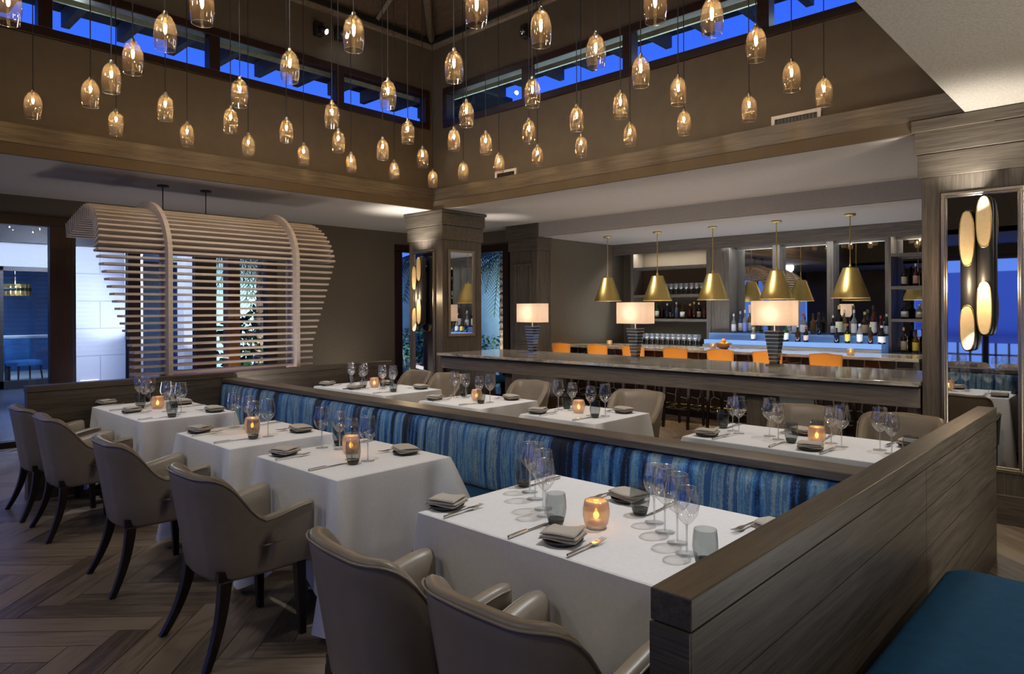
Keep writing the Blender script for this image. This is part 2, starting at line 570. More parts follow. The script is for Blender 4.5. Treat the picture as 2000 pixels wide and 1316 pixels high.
def dup(root, loc, rz=0.0, label=None, group=None):
    r = root.copy()
    COL.objects.link(r)
    r.location = loc
    r.rotation_euler = (0, 0, rz)
    tag(r, label, None, group)
    for ch in kids(root):
        c = ch.copy()
        COL.objects.link(c)
        c.parent = r
        for g in kids(ch):
            d = g.copy()
            COL.objects.link(d)
            d.parent = c
    return r

PROTO = {}
def place(key, maker, loc, rz, label, group):
    """first call builds the thing, later calls copy it with its parts"""
    if key not in PROTO:
        o = maker()
        PROTO[key] = o
        o.location = loc
        o.rotation_euler = (0, 0, rz)
        return tag(o, label, None, group)
    return dup(PROTO[key], loc, rz, label, group)

def struct(name, mb, mat, bevel=0.0, parent=None):
    o = mb.build(name, mat, parent, bevel)
    if parent is None:
        o['kind'] = 'structure'
    return o

ORD = ['first', 'second', 'third', 'fourth', 'fifth', 'sixth', 'seventh', 'eighth', 'ninth', 'tenth', 'eleventh', 'twelfth', 'thirteenth']

# ---------------------------------------------------------------- the room
XW, YW, XE = -7.24, 6.10, -1.04          # faces of the tall atrium: canopy wall, bar wall, near end
YN = -2.6                                # its wall behind the camera
XG = -9.7                                # glazed courtyard wall
ZC, ZR, ZB = 2.94, 3.04, 2.726           # low ceiling, ceiling over the camera, ceiling of the bar

# herringbone floor
def floor_mesh():
    w, n = .15, 6
    vs, fs, uv, tone = [], [], [], []
    c, s = math.cos(PI / 4), math.sin(PI / 4)
    x0, x1, y0, y1 = XG, 4.0, -5.6, 10.6
    rng = random.Random(3)
    R = 85
    for i in range(-R, R):
        for j in range(-R, R):
            k = (i - j) % (2 * n)
            if k == 0:
                a, b, c2, d2 = i, i + n, j, j + 1
                ori = 0
            elif k == n:
                a, b, c2, d2 = i, i + 1, j - n + 1, j + 1
                ori = 1
            else:
                continue
            g = .012
            q = [(a + g, c2 + g), (b - g, c2 + g), (b - g, d2 - g), (a + g, d2 - g)]
            P = [((u * c - v * s) * w - 3.0, (u * s + v * c) * w + 2.5) for u, v in q]
            cx = sum(p[0] for p in P) / 4
            cy = sum(p[1] for p in P) / 4
            if not (x0 - .3 < cx < x1 and y0 < cy < y1 + .2):
                continue
            if cx < XG + .45 and cx < XG - .05:
                continue
            o = len(vs)
            vs += [(max(x0, p[0]), p[1], 0.0) for p in P]
            fs.append((o, o + 1, o + 2, o + 3))
            ox, oy = rng.random() * 40, rng.random() * 40
            L0, W0 = n * w, w
            if ori == 0:
                uv += [(ox, oy), (ox + L0, oy), (ox + L0, oy + W0), (ox, oy + W0)]
            else:
                uv += [(ox, oy + W0), (ox, oy), (ox + L0, oy), (ox + L0, oy + W0)]
            tone += [rng.random()] * 4
    # dark joint bed just below the planks
    o = len(vs)
    vs += [(x0, y0, -.003), (x1, y0, -.003), (x1, y1, -.003), (x0, y1, -.003)]
    fs.append((o, o + 1, o + 2, o + 3))
    uv += [(0, 0)] * 4
    tone += [0.0] * 4
    me = bpy.data.meshes.new('floor')
    me.from_pydata(vs, [], fs)
    ul = me.uv_layers.new(name='UVMap')
    for i, u in enumerate(uv):
        ul.data[i].uv = u
    at = me.attributes.new('plank_tone', 'FLOAT', 'POINT')
    at.data.foreach_set('value', tone)
    me.materials.append(M['planks'])
    o = bpy.data.objects.new('floor', me)
    COL.objects.link(o)
    o['kind'] = 'structure'
floor_mesh()

# tall walls of the atrium with their clerestory openings
ZW0, ZW1, ZTOP = 4.03, 4.56, 5.24
def clerestory_wall(name, axis, a0, a1, face, out, o0, o1):
    """axis 'y': wall lies along y at x=face; axis 'x': along x at y=face. out: +1/-1 direction of its thickness"""
    lo, hi = sorted((face, face + out * .18))
    mb = MB()
    def bx(p0, p1, z0, z1):
        if axis == 'y': mb.box(lo, hi, p0, p1, z0, z1)
        else: mb.box(p0, p1, lo, hi, z0, z1)
    bx(a0, a1, ZR, ZW0)
    bx(a0, a1, ZW1, ZTOP)
    bx(a0, o0, ZW0, ZW1)
    bx(o1, a1, ZW0, ZW1)
    struct(name, mb, 'upperwall')
    mb = MB()
    lo, hi = sorted((face - out * .044, face))
    bx(a0, a1 - (.0 if axis == 'x' else .14), ZC, ZR)
    struct(name + '_lower_band', mb, 'fascia')
clerestory_wall('wall_canopy_side_upper', 'y', YN, YW + .18, XW, -1, YN + .4, 6.03)
clerestory_wall('wall_bar_side_upper', 'x', XW, XE + .18, YW, 1, -7.00, XE - .02)
struct('wall_near_end_upper', MB().box(XE + .002, XE + .18, YN, YW, ZR + .082, ZTOP), 'upperwall')
struct('wall_behind_upper', MB().box(XW, XE + .18, YN - .18, YN, ZC, ZTOP), 'upperwall')

# wooden bands round the foot of the tall walls
struct('trim_1', MB().box(XW, XW + .05, YN, YW, ZR, 3.215), 'wood_y', .004)
struct('trim_2', MB().box(XW + .05, XE, YW - .05, YW, ZR, 3.215), 'wood_x', .004)

# clerestory windows: frame, mullions, panes
def clerestory(name, axis, p0, p1, face, out, mull):
    t = empty(name)
    t['kind'] = 'structure'
    lo, hi = sorted((face - out * .03, face + out * .10))
    def mk(q0, q1, z0, z1, mb):
        if axis == 'y': mb.box(lo, hi, q0, q1, z0, z1)
        else: mb.box(q0, q1, lo, hi, z0, z1)
        return mb
    mb = MB()
    mk(p0, p1, ZW0, ZW0 + .085, mb); mk(p0, p1, ZW1 - .085, ZW1, mb)
    mk(p0, p0 + .08, ZW0 + .085, ZW1 - .085, mb); mk(p1 - .08, p1, ZW0 + .085, ZW1 - .085, mb)
    mb.build('frame', 'winframe', t, .006)
    for q in mull:
        mk(q - .055, q + .055, ZW0 + .085, ZW1 - .085, MB()).build('mullion', 'winframe', t, .004)
    mid = face + out * .05
    mb = MB()
    if axis == 'y': mb.box(mid - .003, mid + .003, p0 + .08, p1 - .08, ZW0 + .085, ZW1 - .085)
    else: mb.box(p0 + .08, p1 - .08, mid - .003, mid + .003, ZW0 + .085, ZW1 - .085)
    mb.build('pane', 'pane', t)
clerestory('window_1', 'y', YN + .4, 6.03, XW, -1, [-1.46, .07, 1.59, 3.1, 4.62])
clerestory('window_2', 'x', -7.00, XE - .02, YW, 1, [-5.5, -4.05, -2.59])
# eaves beyond the clerestory
struct('roof_eave_1', MB().box(-8.75, XW - .18, YN, 7.9, 4.86, 4.92), 'eave')
struct('roof_eave_2', MB().box(XW - .18, 2, YW + .18, 7.32, 4.86, 4.92), 'eave')
mb = MB()
for k in range(18):
    y = -2.3 + k * .55
    mb.box(-8.70, XW - .18, y - .04, y + .04, 4.68, 4.86)
struct('roof_eave_rafters_1', mb, 'rafters')
mb = MB()
for k in range(14):
    x = -7.0 + k * .55
    mb.box(x - .04, x + .04, YW + .18, 7.27, 4.70, 4.86)
struct('roof_eave_rafters_2', mb, 'rafters')
struct('trim_3', MB().box(-7.56, -7.53, YN + .4, 6.4, 4.50, 4.63), 'eavetrim')
struct('trim_4', MB().box(-7.3, XE - .02, YW + .29, YW + .32, 4.51, 4.66), 'eavetrim')
struct('roof_parapet_1', MB().box(-10.2, -9.6, 5.2, 9.0, 3.1, 4.62), 'eave')

# ceilings
struct('ceiling_canopy_side', MB().box(XG - .1, XW - .0, -5.6, 8.45, ZC, ZC + .08), 'ceiling')
struct('ceiling_bar_front', MB().box(XW, 4, YW + .0, 8.14, ZC + .0, ZC + .08), 'ceiling')
struct('ceiling_bar', MB().box(-7.2, 4, 8.14, 10.7, ZB, ZB + .06), 'ceiling')
struct('ceiling_bar_bulkhead', MB().box(-7.2, 4, 8.12, 8.18, ZB, ZC), 'ceiling')
struct('ceiling_near', MB().box(XE, 4, -5.6, YW, ZR, ZR + .08), 'rightceiling')
struct('ceiling_behind', MB().box(XW, XE, -5.6, YN, ZC, ZC + .08), 'ceiling')

# hipped roof over the atrium: boards, hip beams, wall plate
cx0, cx1, cy0, cy1 = XW, XE, YN, YW
half = (cx1 - cx0) / 2
ridge = ZTOP + half * .62
xm = (cx0 + cx1) / 2
rv = [(cx0, cy0, ZTOP), (cx1, cy0, ZTOP), (cx1, cy1, ZTOP), (cx0, cy1, ZTOP), (xm, cy0 + half, ridge), (xm, cy1 - half, ridge)]
struct('roof_boards', MB().add(rv, [(3, 0, 4, 5), (1, 2, 5, 4), (0, 1, 4), (2, 3, 5)]), 'roofboard')
mb = MB()
for a, b in ((3, 5), (2, 5), (0, 4), (1, 4), (4, 5)):
    p, q = Vector(rv[a]), Vector(rv[b])
    mb.tube([p + Vector((0, 0, -.06)), q + Vector((0, 0, -.08))], .055, 6)
for k in range(1, 9):
    t = k / 9
    for (a, b, c, d) in ((3, 5, 0, 4),):
        y = cy1 - (cy1 - cy0) * t
        yy = min(cy1 - half, max(cy0 + half, y)) if False else y
        dd = min(half, cy1 - y, y - cy0)
        mb.tube([(cx0, y, ZTOP - .03), (cx0 + dd, y, ZTOP + dd * .62 - .06)], .035, 4)
for k in range(1, 6):
    x = cx0 + (cx1 - cx0) * k / 6
    dd = min(half, x - cx0, cx1 - x)
    mb.tube([(x, cy1, ZTOP - .03), (x, cy1 - dd, ZTOP + dd * .62 - .06)], .035, 4)
struct('roof_rafters', mb, 'rafters')
mb = MB()
mb.box(cx0, cx0 + .10, cy0, cy1, ZTOP - .06, ZTOP); mb.box(cx0 + .10, cx1, cy1 - .10, cy1, ZTOP - .06, ZTOP)
struct('trim_5', mb, 'black')
mb = MB()
mb.box(cx0, cx0 + .07, cy0, cy1, ZTOP - .10, ZTOP - .06); mb.box(cx0 + .07, cx1, cy1 - .07, cy1, ZTOP - .10, ZTOP - .06)
struct('trim_6', mb, 'rafters')

# lower walls
YB = 10.55
struct('wall_courtyard_solid', MB().box(XG - .12, XG, 5.09, 7.29, 0, ZC), 'wallpaper')
mb = MB()
mb.box(XG - .12, XG, -5.6, 5.09, 2.72, ZC); mb.box(XG - .12, XG, 7.29, 8.45, 2.72, ZC)
struct('wall_courtyard_head', mb, 'wallpaper')
mb = MB()
mb.box(XG, -9.35, 8.45, 8.57, 0, ZC); mb.box(-9.35, -7.13, 8.45, 8.57, 2.70, ZC); mb.box(-8.02, -7.13, 8.45, 8.57, 0, 2.70)
mb.box(-9.35, -8.02, 8.45, 8.57, 0, .10)
struct('wall_garden_side', mb, 'wallpaper')
struct('wall_bar_end', MB().box(-7.25, -7.13, 8.57, YB, 0, ZC), 'wallpaper')
struct('wall_bar_back', MB().box(-7.25, 4, YB, YB + .12, 0, ZC), 'wallpaper')
struct('wall_near_side', MB().box(-.55, 4, 6.35, 6.47, 0, ZR), 'wallpaper')
struct('wall_far_near', MB().box(4, 4.1, -5.6, 10.6, 0, 3.1), 'wallpaper')
mb = MB()
mb.box(XG, 4, -5.72, -5.6, 2.72, ZC); mb.box(XG, -6.2, -5.72, -5.6, 0, 2.72); mb.box(.8, 4, -5.72, -5.6, 0, 2.72)
struct('wall_terrace_side', mb, 'wallpaper')

# courtyard glazing: head, threshold, posts, panes
t = empty('window_3'); t['kind'] = 'structure'
def post(y0, y1, x0=XG - .10, x1=XG + .02):
    MB().box(x0, x1, y0, y1, 0, 2.62).build('post', 'mahogany', t, .006)
MB().box(XG - .10, XG + .02, -5.6, 5.09, 2.60, 2.72).build('head_rail', 'mahogany', t, .006)
MB().box(XG - .10, XG + .03, -5.6, 5.09, 0, .07).build('threshold', 'darkwood', t, .006)
for y0, y1 in ((-3.6, -3.4), (-1.2, -1.0), (2.17, 2.40), (3.03, 3.18), (3.88, 4.17), (4.92, 5.09)):
    post(y0, y1)
MB().box(XG - .10, XG + .02, 2.40, 2.44, 0, 2.6).build('post', 'doorframe', t)
for y0, y1 in ((-5.6, -3.6), (-3.4, -1.2), (-1.0, 2.17), (2.44, 3.03), (3.18, 3.88), (4.17, 4.92)):
    MB().box(XG - .045, XG - .037, y0, y1, .07, 2.60).build('pane', 'doorpane', t)
t = empty('window_4'); t['kind'] = 'structure'
MB().box(XG - .10, XG + .02, 7.29, 8.45, 2.60, 2.72).build('head_rail', 'mahogany', t)
for y0, y1 in ((7.29, 7.45), (8.36, 8.45)):
    post(y0, y1)
MB().box(XG - .045, XG - .037, 7.45, 8.36, 0, 2.60).build('pane', 'doorpane', t)
t = empty('window_5'); t['kind'] = 'structure'
MB().box(-9.35, -8.02, 8.42, 8.55, 2.58, 2.70).build('head_rail', 'mahogany', t)
MB().box(-8.16, -8.02, 8.42, 8.55, .10, 2.58).build('post', 'mahogany', t)
MB().box(-9.35, -9.25, 8.42, 8.55, .10, 2.58).build('post', 'mahogany', t)
MB().box(-9.25, -8.16, 8.48, 8.488, .10, 2.58).build('pane', 'pane', t)

# terrace opening behind the camera (it shows in the mirrors)
t = empty('window_6'); t['kind'] = 'structure'
MB().box(-6.2, .8, -5.70, -5.60, 2.62, 2.72).build('head_rail', 'winframe', t)
for x in (-6.2, -4.5, -2.75, -1.0, .7):
    MB().box(x, x + .1, -5.70, -5.60, 0, 2.62).build('post', 'winframe', t)
MB().add([(-6.1, -5.755, .80), (.7, -5.755, .80), (.7, -5.755, 2.36), (-6.1, -5.755, 2.36)], [(0, 1, 2, 3)]).build('roller_shade', 'shade_fabric', t)
mb = MB()
mb.box(-6.1, .7, -5.9, -5.85, .95, 1.0); mb.box(-6.1, .7, -5.9, -5.85, .52, .56)
for k in range(30):
    mb.box(-6.1 + k * .235, -6.06 + k * .235, -5.9, -5.85, 0, 1.0)
mb.build('railing', 'white', t)

# square column at the corner and the pier at the end of the counter
def column(name, x0, x1, y0, y1, bands, top):
    t = empty(name); t['kind'] = 'structure'
    MB().box(x0, x1, y0, y1, 0, bands[0][0]).build('shaft', 'wood_z', t, .003)
    for (z0, z1, oh) in bands:
        MB().box(x0 - oh, x1 + oh, y0 - oh, y1 + oh, z0, z1 - .004).build('capital_band', 'wood_x', t, .004)
    MB().box(x0, x1, y0 - .03, y1, 0, .215).build('plinth', 'wood_x', t, .004)
    return t
column('column_corner', -7.765, -7.045, YW, 6.83, [(2.54, 2.735, .022), (2.735, 2.90, .040), (2.90, ZC, .058)], ZC)
column('column_pier', -1.34, -.55, YW, 7.16, [(2.59, 2.775, .022), (2.775, 2.945, .040), (2.945, ZR, .058)], ZR)
t = empty('column_pilaster'); t['kind'] = 'structure'
MB().box(-7.72, -7.13, 8.14, 8.46, 0, 2.52).build('shaft', 'wood_z', t, .003)
MB().box(-7.74, -7.11, 8.12, 8.46, 2.52, 2.72).build('capital_band', 'wood_x', t, .004)
MB().box(-7.77, -7.08, 8.09, 8.46, 2.72, ZC).build('capital_band', 'wood_x', t, .004)
mb = MB()
for a in ((-7.60, -7.24, 2.28, 2.315), (-7.60, -7.24, 1.02, 1.055)):
    mb.box(a[0], a[1], 8.120, 8.14, a[2], a[3])
mb.box(-7.60, -7.565, 8.120, 8.14, 1.055, 2.28); mb.box(-7.275, -7.24, 8.120, 8.14, 1.055, 2.28)
mb.build('panel_moulding', 'wood_z', t, .004)

# air vents above the wooden band
def vent(x0, x1, label):
    t = empty('air_vent', ((x0 + x1) / 2, YW, 3.215), 0, label, 'air vent', 'white wall vents')
    w = (x1 - x0) / 2
    mb = MB()
    mb.box(-w, w, -.02, 0, .055, .085); mb.box(-w, -w + .03, -.02, 0, 0, .055); mb.box(w - .03, w, -.02, 0, 0, .055)
    mb.build('frame', 'vent', t)
    mb = MB().box(-w + .03, w - .03, -.006, 0, 0, .055)
    for k in range(int(w * 2 / .03)):
        x = -w + .04 + k * .03
        mb.box(x, x + .006, -.012, -.006, 0, .055)
    mb.build('grille', 'black', t)
vent(-2.52, -2.09, 'white slot air vent above the wood band near the mirrored pier')
vent(-6.02, -5.66, 'small white slot air vent above the wood band near the corner column')

# spot heads on the tall walls
def spothead(loc, nrm, lit, label):
    t = empty('wall_spotlight', loc, 0, label, 'spotlight', 'black wall spotlights')
    n = Vector(nrm)
    side = Vector((0, 0, 1)).cross(n)
    b = MB()
    mt4 = Matrix.Translation(n * .03)
    b.boxm(.10, .10, .16, mt4)
    b.build('housing', 'black', t, .01)
    d = (n * .8 + side * .5 + Vector((0, 0, -.45))).normalized()
    MB().tube([n * .06, n * .06 + d * .10], .042, 12).build('head', 'black', t)
    MB().tube([n * .06 + d * .098, n * .06 + d * .104], .030, 12).build('lens', 'lens' if lit else 'steel', t)
spothead((XW, 4.32, 4.90), (1, 0, 0), True, 'black spotlight on the canopy wall, farther from the corner column')
spothead((XW, 4.60, 4.93), (1, 0, 0), True, 'black spotlight on the canopy wall, nearer to the corner column')
spothead((-5.48, YW, 4.90), (0, -1, 0), False, 'black unlit spotlight on the wall above the bar windows')
area((-4.2, YW + .62, 4.40), (-4.2, YW + .3, 4.59), 9, 6.0, .05, (.85, 1.0, .92), 120)  # added light outside, brightens the pale eave trim
area((-7.90, 2.0, 4.40), (-7.56, 2.0, 4.58), 6, .05, 8.0, (.85, 1.0, .92), 120)  # the same added light for the canopy-side trim

# ---------------------------------------------------------------- fixed furniture, in world coordinates under an Empty at its base
def wpart(mb, name, mat, root, bevel=0.0, seg=2):
    o = mb.build(name, mat, root, bevel, seg=seg)
    o.location = -root.location
    return o

# three low oak partitions
PZ = .955
t = empty('oak_partition', (-.78, 3.26, 0), 0, 'low smoked oak partition with grooved boards beside the teal bench cushion', 'partition', None, 'thing')
wpart(MB().box(-.832, -.730, 1.33, 5.18, .882, PZ), 'cap', 'wood_y', t, .004)
wpart(MB().box(-.828, -.740, 1.335, 5.175, 0, .880), 'core', 'wood_y', t, .003)
mb = MB()
for k in range(5):
    z1 = .878 - k * .176
    mb.box(-.740, -.732, 1.333, 3.395, z1 - .172, z1)
    mb.box(-.740, -.732, 3.399, 5.177, z1 - .172, z1)
wpart(mb, 'board_cladding', 'wood_y', t)
wpart(MB().box(-.830, -.732, 1.325, 1.335, 0, .880), 'end_panel', 'wood_x', t)
t = empty('oak_partition', (-6.87, 3.22, 0), 0, 'low smoked oak partition below the slatted canopy at the far end of the tables', 'partition', None, 'thing')
wpart(MB().box(-6.93, -6.81, 1.36, 5.07, .905, PZ + .002), 'cap', 'wood_y', t, .004)
wpart(MB().box(-6.925, -6.815, 1.365, 5.065, 0, .903), 'core', 'wood_y', t, .003)
t = empty('oak_partition', (-3.82, 3.06, 0), 0, 'low oak divider with a flat cap behind the striped blue banquette', 'partition', None, 'thing')
wpart(MB().box(-6.805, -.836, 2.985, 3.15, .862, .902), 'cap', 'greywood_x', t, .005)
wpart(MB().box(-6.805, -.836, 3.03, 3.12, 0, .860), 'core', 'wood_x', t)

# banquettes either side of the divider
def banquette(ys, d, label, x0=-6.78, x1=-.845):
    t = empty('banquette', ((x0 + x1) / 2, ys - d * .3, 0), 0, label, 'banquette', 'banquettes along the low divider')
    n = 240
    rings = []
    prof = [(0.0, .46), (.055, .46), (.065, .50), (.075, .60), (.07, .70), (.062, .78), (.052, .825), (.035, .848), (0.0, .852)]
    for i in range(n + 1):
        x = x0 + (x1 - x0) * i / n
        w = .006 * math.sin(x * 9.7) + .005 * math.sin(x * 23.0 + 1.3)
        rings.append([(x, ys - d * (p + (w if p > .03 else 0)), z) for p, z in prof])
    wpart(MB().loft(rings, False, False), 'back_cushion', 'velvet', t)
    rings = []
    prof = [(0.02, .36), (.56, .36), (.585, .38), (.59, .42), (.58, .455), (.55, .472), (.30, .476), (.02, .474)]
    for i in range(41):
        x = x0 + (x1 - x0) * i / 40
        rings.append([(x, ys - d * p, z) for p, z in prof])
    wpart(MB().loft(rings, True, True), 'seat_cushion', 'blueseat', t)
    y = sorted((ys - d * .03, ys - d * .54))
    wpart(MB().box(x0, x1, y[0], y[1], .08, .358), 'plinth', 'wood_x', t)
    y = sorted((ys - d * .05, ys - d * .50))
    wpart(MB().box(x0, x1, y[0], y[1], 0, .08), 'toe_kick', 'black', t)
banquette(3.028, 1, 'long banquette with striped blue velvet back facing the armchairs in the open floor')
banquette(3.122, -1, 'banquette facing the bar on the hidden side of the low divider')

# teal bench cushion beside the near partition
t = empty('bench', (-.25, 2.6, 0), 0, 'teal velvet bench cushion beside the near oak partition', 'bench')
def rrect(x0, x1, y0, y1, r, n=6):
    pts = []
    for cx, cy, a0 in ((x1 - r, y1 - r, 0), (x0 + r, y1 - r, PI / 2), (x0 + r, y0 + r, PI), (x1 - r, y0 + r, 1.5 * PI)):
        for k in range(n + 1):
            a = a0 + PI / 2 * k / n
            pts.append((cx + r * math.cos(a), cy + r * math.sin(a)))
    return pts
def padded(x0, x1, y0, y1, z0, z1, r=.06, puff=.03, n=6):
    rings = []
    h = z1 - z0
    for ins, zz in ((.03, 0), (.008, .12), (0, .35), (0, .65), (.008, .82), (.03, .94), (.07, 1.0), (.14, 1.05)):
        k = min(ins, (x1 - x0) / 2 - .01, (y1 - y0) / 2 - .01)
        rr = max(.01, r - k * .3)
        rings.append([(x, y, z0 + h * min(zz, 1.0) + (puff * .4 if zz > 1 else 0)) for x, y in rrect(x0 + k, x1 - k, y0 + k, y1 - k, rr, n)])
    return MB().loft(rings, True, True)
wpart(padded(-.675, .28, 1.2, 3.52, .35, .455, .09, .02), 'seat_cushion', 'blueseat', t)
wpart(MB().box(-.64, .24, 1.25, 3.46, .07, .347), 'plinth', 'wood_x', t)
wpart(MB().box(-.60, .20, 1.30, 3.42, 0, .07), 'toe_kick', 'black', t)

# blue window bench under the garden window
t = empty('bench', (-8.35, 8.1, 0), 0, 'small blue upholstered bench seen under the counter by the garden window', 'bench')
wpart(padded(-8.9, -7.85, 7.72, 8.30, .36, .47, .05), 'seat_cushion', 'blueseat', t)
for x in (-8.82, -7.95):
    for y in (7.80, 8.20):
        wpart(MB().box(x - .025, x + .025, y - .025, y + .025, 0, .37), 'leg', 'darkwood', t)

# ---------------------------------------------------------------- armchair
def armchair():
    t = empty('dining_armchair', label='taupe leather dining armchair', cat='armchair')
    W, F, B = .262, .245, -.258
    r = .15
    path = []                                   # plan of the shell, from one arm front round the back to the other
    n1, n2, n3 = 9, 9, 12
    yb = B + r
    for k in range(n1): path.append((-W, F + (yb - F) * k / n1, k / n1 * .0, 'a', k / n1))
    for k in range(n2): 
        a = PI + PI / 2 * k / n2
        path.append((-W + r + r * math.cos(a), yb + r * math.sin(a), 0, 'c', k / n2))
    for k in range(n3 + 1): path.append((-W + r + (2 * W - 2 * r) * k / n3, B - .012 * math.sin(PI * k / n3), 0, 'b', k / n3))
    for k in range(1, n2 + 1):
        a = 1.5 * PI + PI / 2 * k / n2
        path.append((W - r + r * math.cos(a), yb + r * math.sin(a), 0, 'c2', k / n2))
    for k in range(1, n1 + 1): path.append((W, yb + (F - yb) * k / n1, 0, 'a2', k / n1))
    def sm(t): return t * t * (3 - 2 * t)
    rings = []
    piping = []
    np_ = len(path)
    ctr = Vector((0, .02))
    for i, (x, y, _, kind, u) in enumerate(path):
        p = Vector((x, y))
        pa, pb = path[max(0, i - 1)], path[min(np_ - 1, i + 1)]
        tan = Vector((pb[0] - pa[0], pb[1] - pa[1])).normalized()
        nrm = Vector((tan.y, -tan.x))           # outward (path runs anticlockwise seen from above: arm, back, arm)
        if nrm.dot(p - ctr) < 0: nrm = -nrm
        # height of the rim
        s = (F - y) / (F - B)                   # 0 arm front .. 1 back
        zb0 = .655 - .040 * sm(min(1, s / .5))
        zt = zb0 + (.842 - zb0) * sm(min(1, max(0, (s - .44) / .50)))
        if kind == 'b': zt = .842 + .006 * math.sin(PI * u)
        back = sm(min(1, max(0, (s - .45) / .5)))
        zb = .352 - .006 * back
        th = .062 + .008 * (1 - back)
        def lean(z):                            # the shell opens outward towards its rim
            k = (z - zb) / .47
            return (-.055 + .075 * k) * back + (-.020 + .030 * k) * (1 - back)
        zi = .43
        prof = []
        for zz in (zb, zb + .02, zb + .14, zb + (zt - zb) * .5, zt - .06, zt - .022):
            prof.append((lean(zz) - (.012 if zz == zb else 0), zz))
        prof += [(lean(zt) - .008, zt - .006), (lean(zt) - th * .35, zt + .001), (lean(zt) - th * .72, zt - .004), (lean(zt) - th, zt - .024)]
        for zz in (zt - .08, zi + (zt - zi) * .4, zi, zb):
            prof.append((lean(max(zz, zb)) - th - (.012 * back if zz < zt - .09 else 0), zz))
        rings.append([(p.x + nrm.x * o, p.y + nrm.y * o, z) for o, z in prof])
        piping.append((p.x + nrm.x * (lean(zt) + .001), p.y + nrm.y * (lean(zt) + .001), zt - .014))
    # rounded arm fronts
    def cap(ring, dy, f):
        c = Vector((sum(q[0] for q in ring) / len(ring), sum(q[1] for q in ring) / len(ring), sum(q[2] for q in ring) / len(ring)))
        return [(c.x + (q[0] - c.x) * f, q[1] + dy, c.z + (q[2] - c.z) * (1 - (1 - f) * .25)) for q in ring]
    r0, r1 = rings[0], rings[-1]
    rings = [cap(r0, .022, .55), cap(r0, .014, .85)] + rings + [cap(r1, .014, .85), cap(r1, .022, .55)]
    sh = MB().loft(rings, True, True).build('shell', 'leather', t)
    MB().tube(piping, .0042, 6).build('piping', 'leather', sh)
    padded(-.195, .195, -.185, .240, .365, .485, .05, .03).build('seat_cushion', 'leather', t)
    MB().box(-.205, .205, -.19, .205, .356, .40).build('seat_rail', 'darkwood', t)
    for sx in (-1, 1):
        rings = []
        for k in range(11):                     # sabre rear leg
            u = k / 10
            z = .358 * (1 - u)
            x = sx * (.196 + .056 * u ** 1.6)
            y = -.160 - .020 * u - .088 * u ** 2.0
            h = .026 - .010 * u
            rings.append([(x - h, y - h, z), (x + h, y - h, z), (x + h, y + h, z), (x - h, y + h, z)])
        MB().loft(rings, True, True, False).build('leg', 'darkwood', t, .004)
        rings = []
        for k in range(5):
            u = k / 4
            z = .37 * (1 - u)
            x = sx * (.212 + .006 * u)
            y = .200 + .012 * u
            h = .025 - .009 * u
            rings.append([(x - h, y - h, z), (x + h, y - h, z), (x + h, y + h, z), (x - h, y + h, z)])
        MB().loft(rings, True, True, False).build('leg', 'darkwood', t, .004)
    return t

GN, GF = 'armchairs along the open floor', 'armchairs along the bar counter'
NEAR = [(-6.44, 1.470, 0.0, 'taupe armchair at the long table below the slatted canopy, last of its row'),
        (-5.74, 1.485, -0.02, 'taupe armchair at the long canopy-end table, beside the first square table'),
        (-4.42, 1.500, -0.05, 'taupe armchair at the square table next to the long canopy-end table'),
        (-3.27, 1.515, 0.0, 'taupe armchair at the square table next to the near four-place table'),
        (-1.86, 1.438, -0.09, 'taupe armchair at the near four-place table, farther from the grooved partition'),
        (-1.255, 1.445, -0.01, 'taupe armchair at the near four-place table, close to the end of the grooved partition')]
for x, y, a, lb in NEAR:
    place('armchair', armchair, (x, y, 0), a, lb, GN)
FAR = [(-6.52, 5.05, 'taupe armchair nearest the corner column in the bar-side row'),
       (-5.945, 5.05, 'taupe armchair second from the corner column in the bar-side row'),
       (-4.70, 5.07, 'taupe armchair third from the corner column in the bar-side row'),
       (-3.39, 5.07, 'taupe armchair fourth from the corner column in the bar-side row'),
       (-1.92, 5.08, 'taupe armchair fifth from the corner column in the bar-side row'),
       (-1.27, 5.08, 'taupe armchair nearest the mirrored pier in the bar-side row')]
for i, (x, y, lb) in enumerate(FAR):
    place('armchair', armchair, (x, y, 0), PI + (.04 if i % 2 else -.03), lb, GF)

# ---------------------------------------------------------------- tables and cloths
TZ = .757
def dining_table(cx, cy, w, d, label):
    t = empty('dining_table', (cx, cy, 0), 0, label, 'table', 'tables under the cloths')
    MB().box(-w / 2 + .02, w / 2 - .02, -d / 2 + .02, d / 2 - .02, .715, .745).build('tabletop', 'darkwood', t, .004)
    for ox in ((0,) if w < 1 else (-w * .27, w * .27)):
        MB().tube([(ox, 0, .03), (ox, 0, .716)], .035, 14).build('pedestal', 'steel', t)
        mb = MB()
        for a in range(4):
            c, s = math.cos(a * PI / 2 + PI / 4), math.sin(a * PI / 2 + PI / 4)
            mb.tube([(ox, 0, .035), (ox + c * .25, s * .25, .015)], .014, 8)
        mb.build('base', 'steel', t)

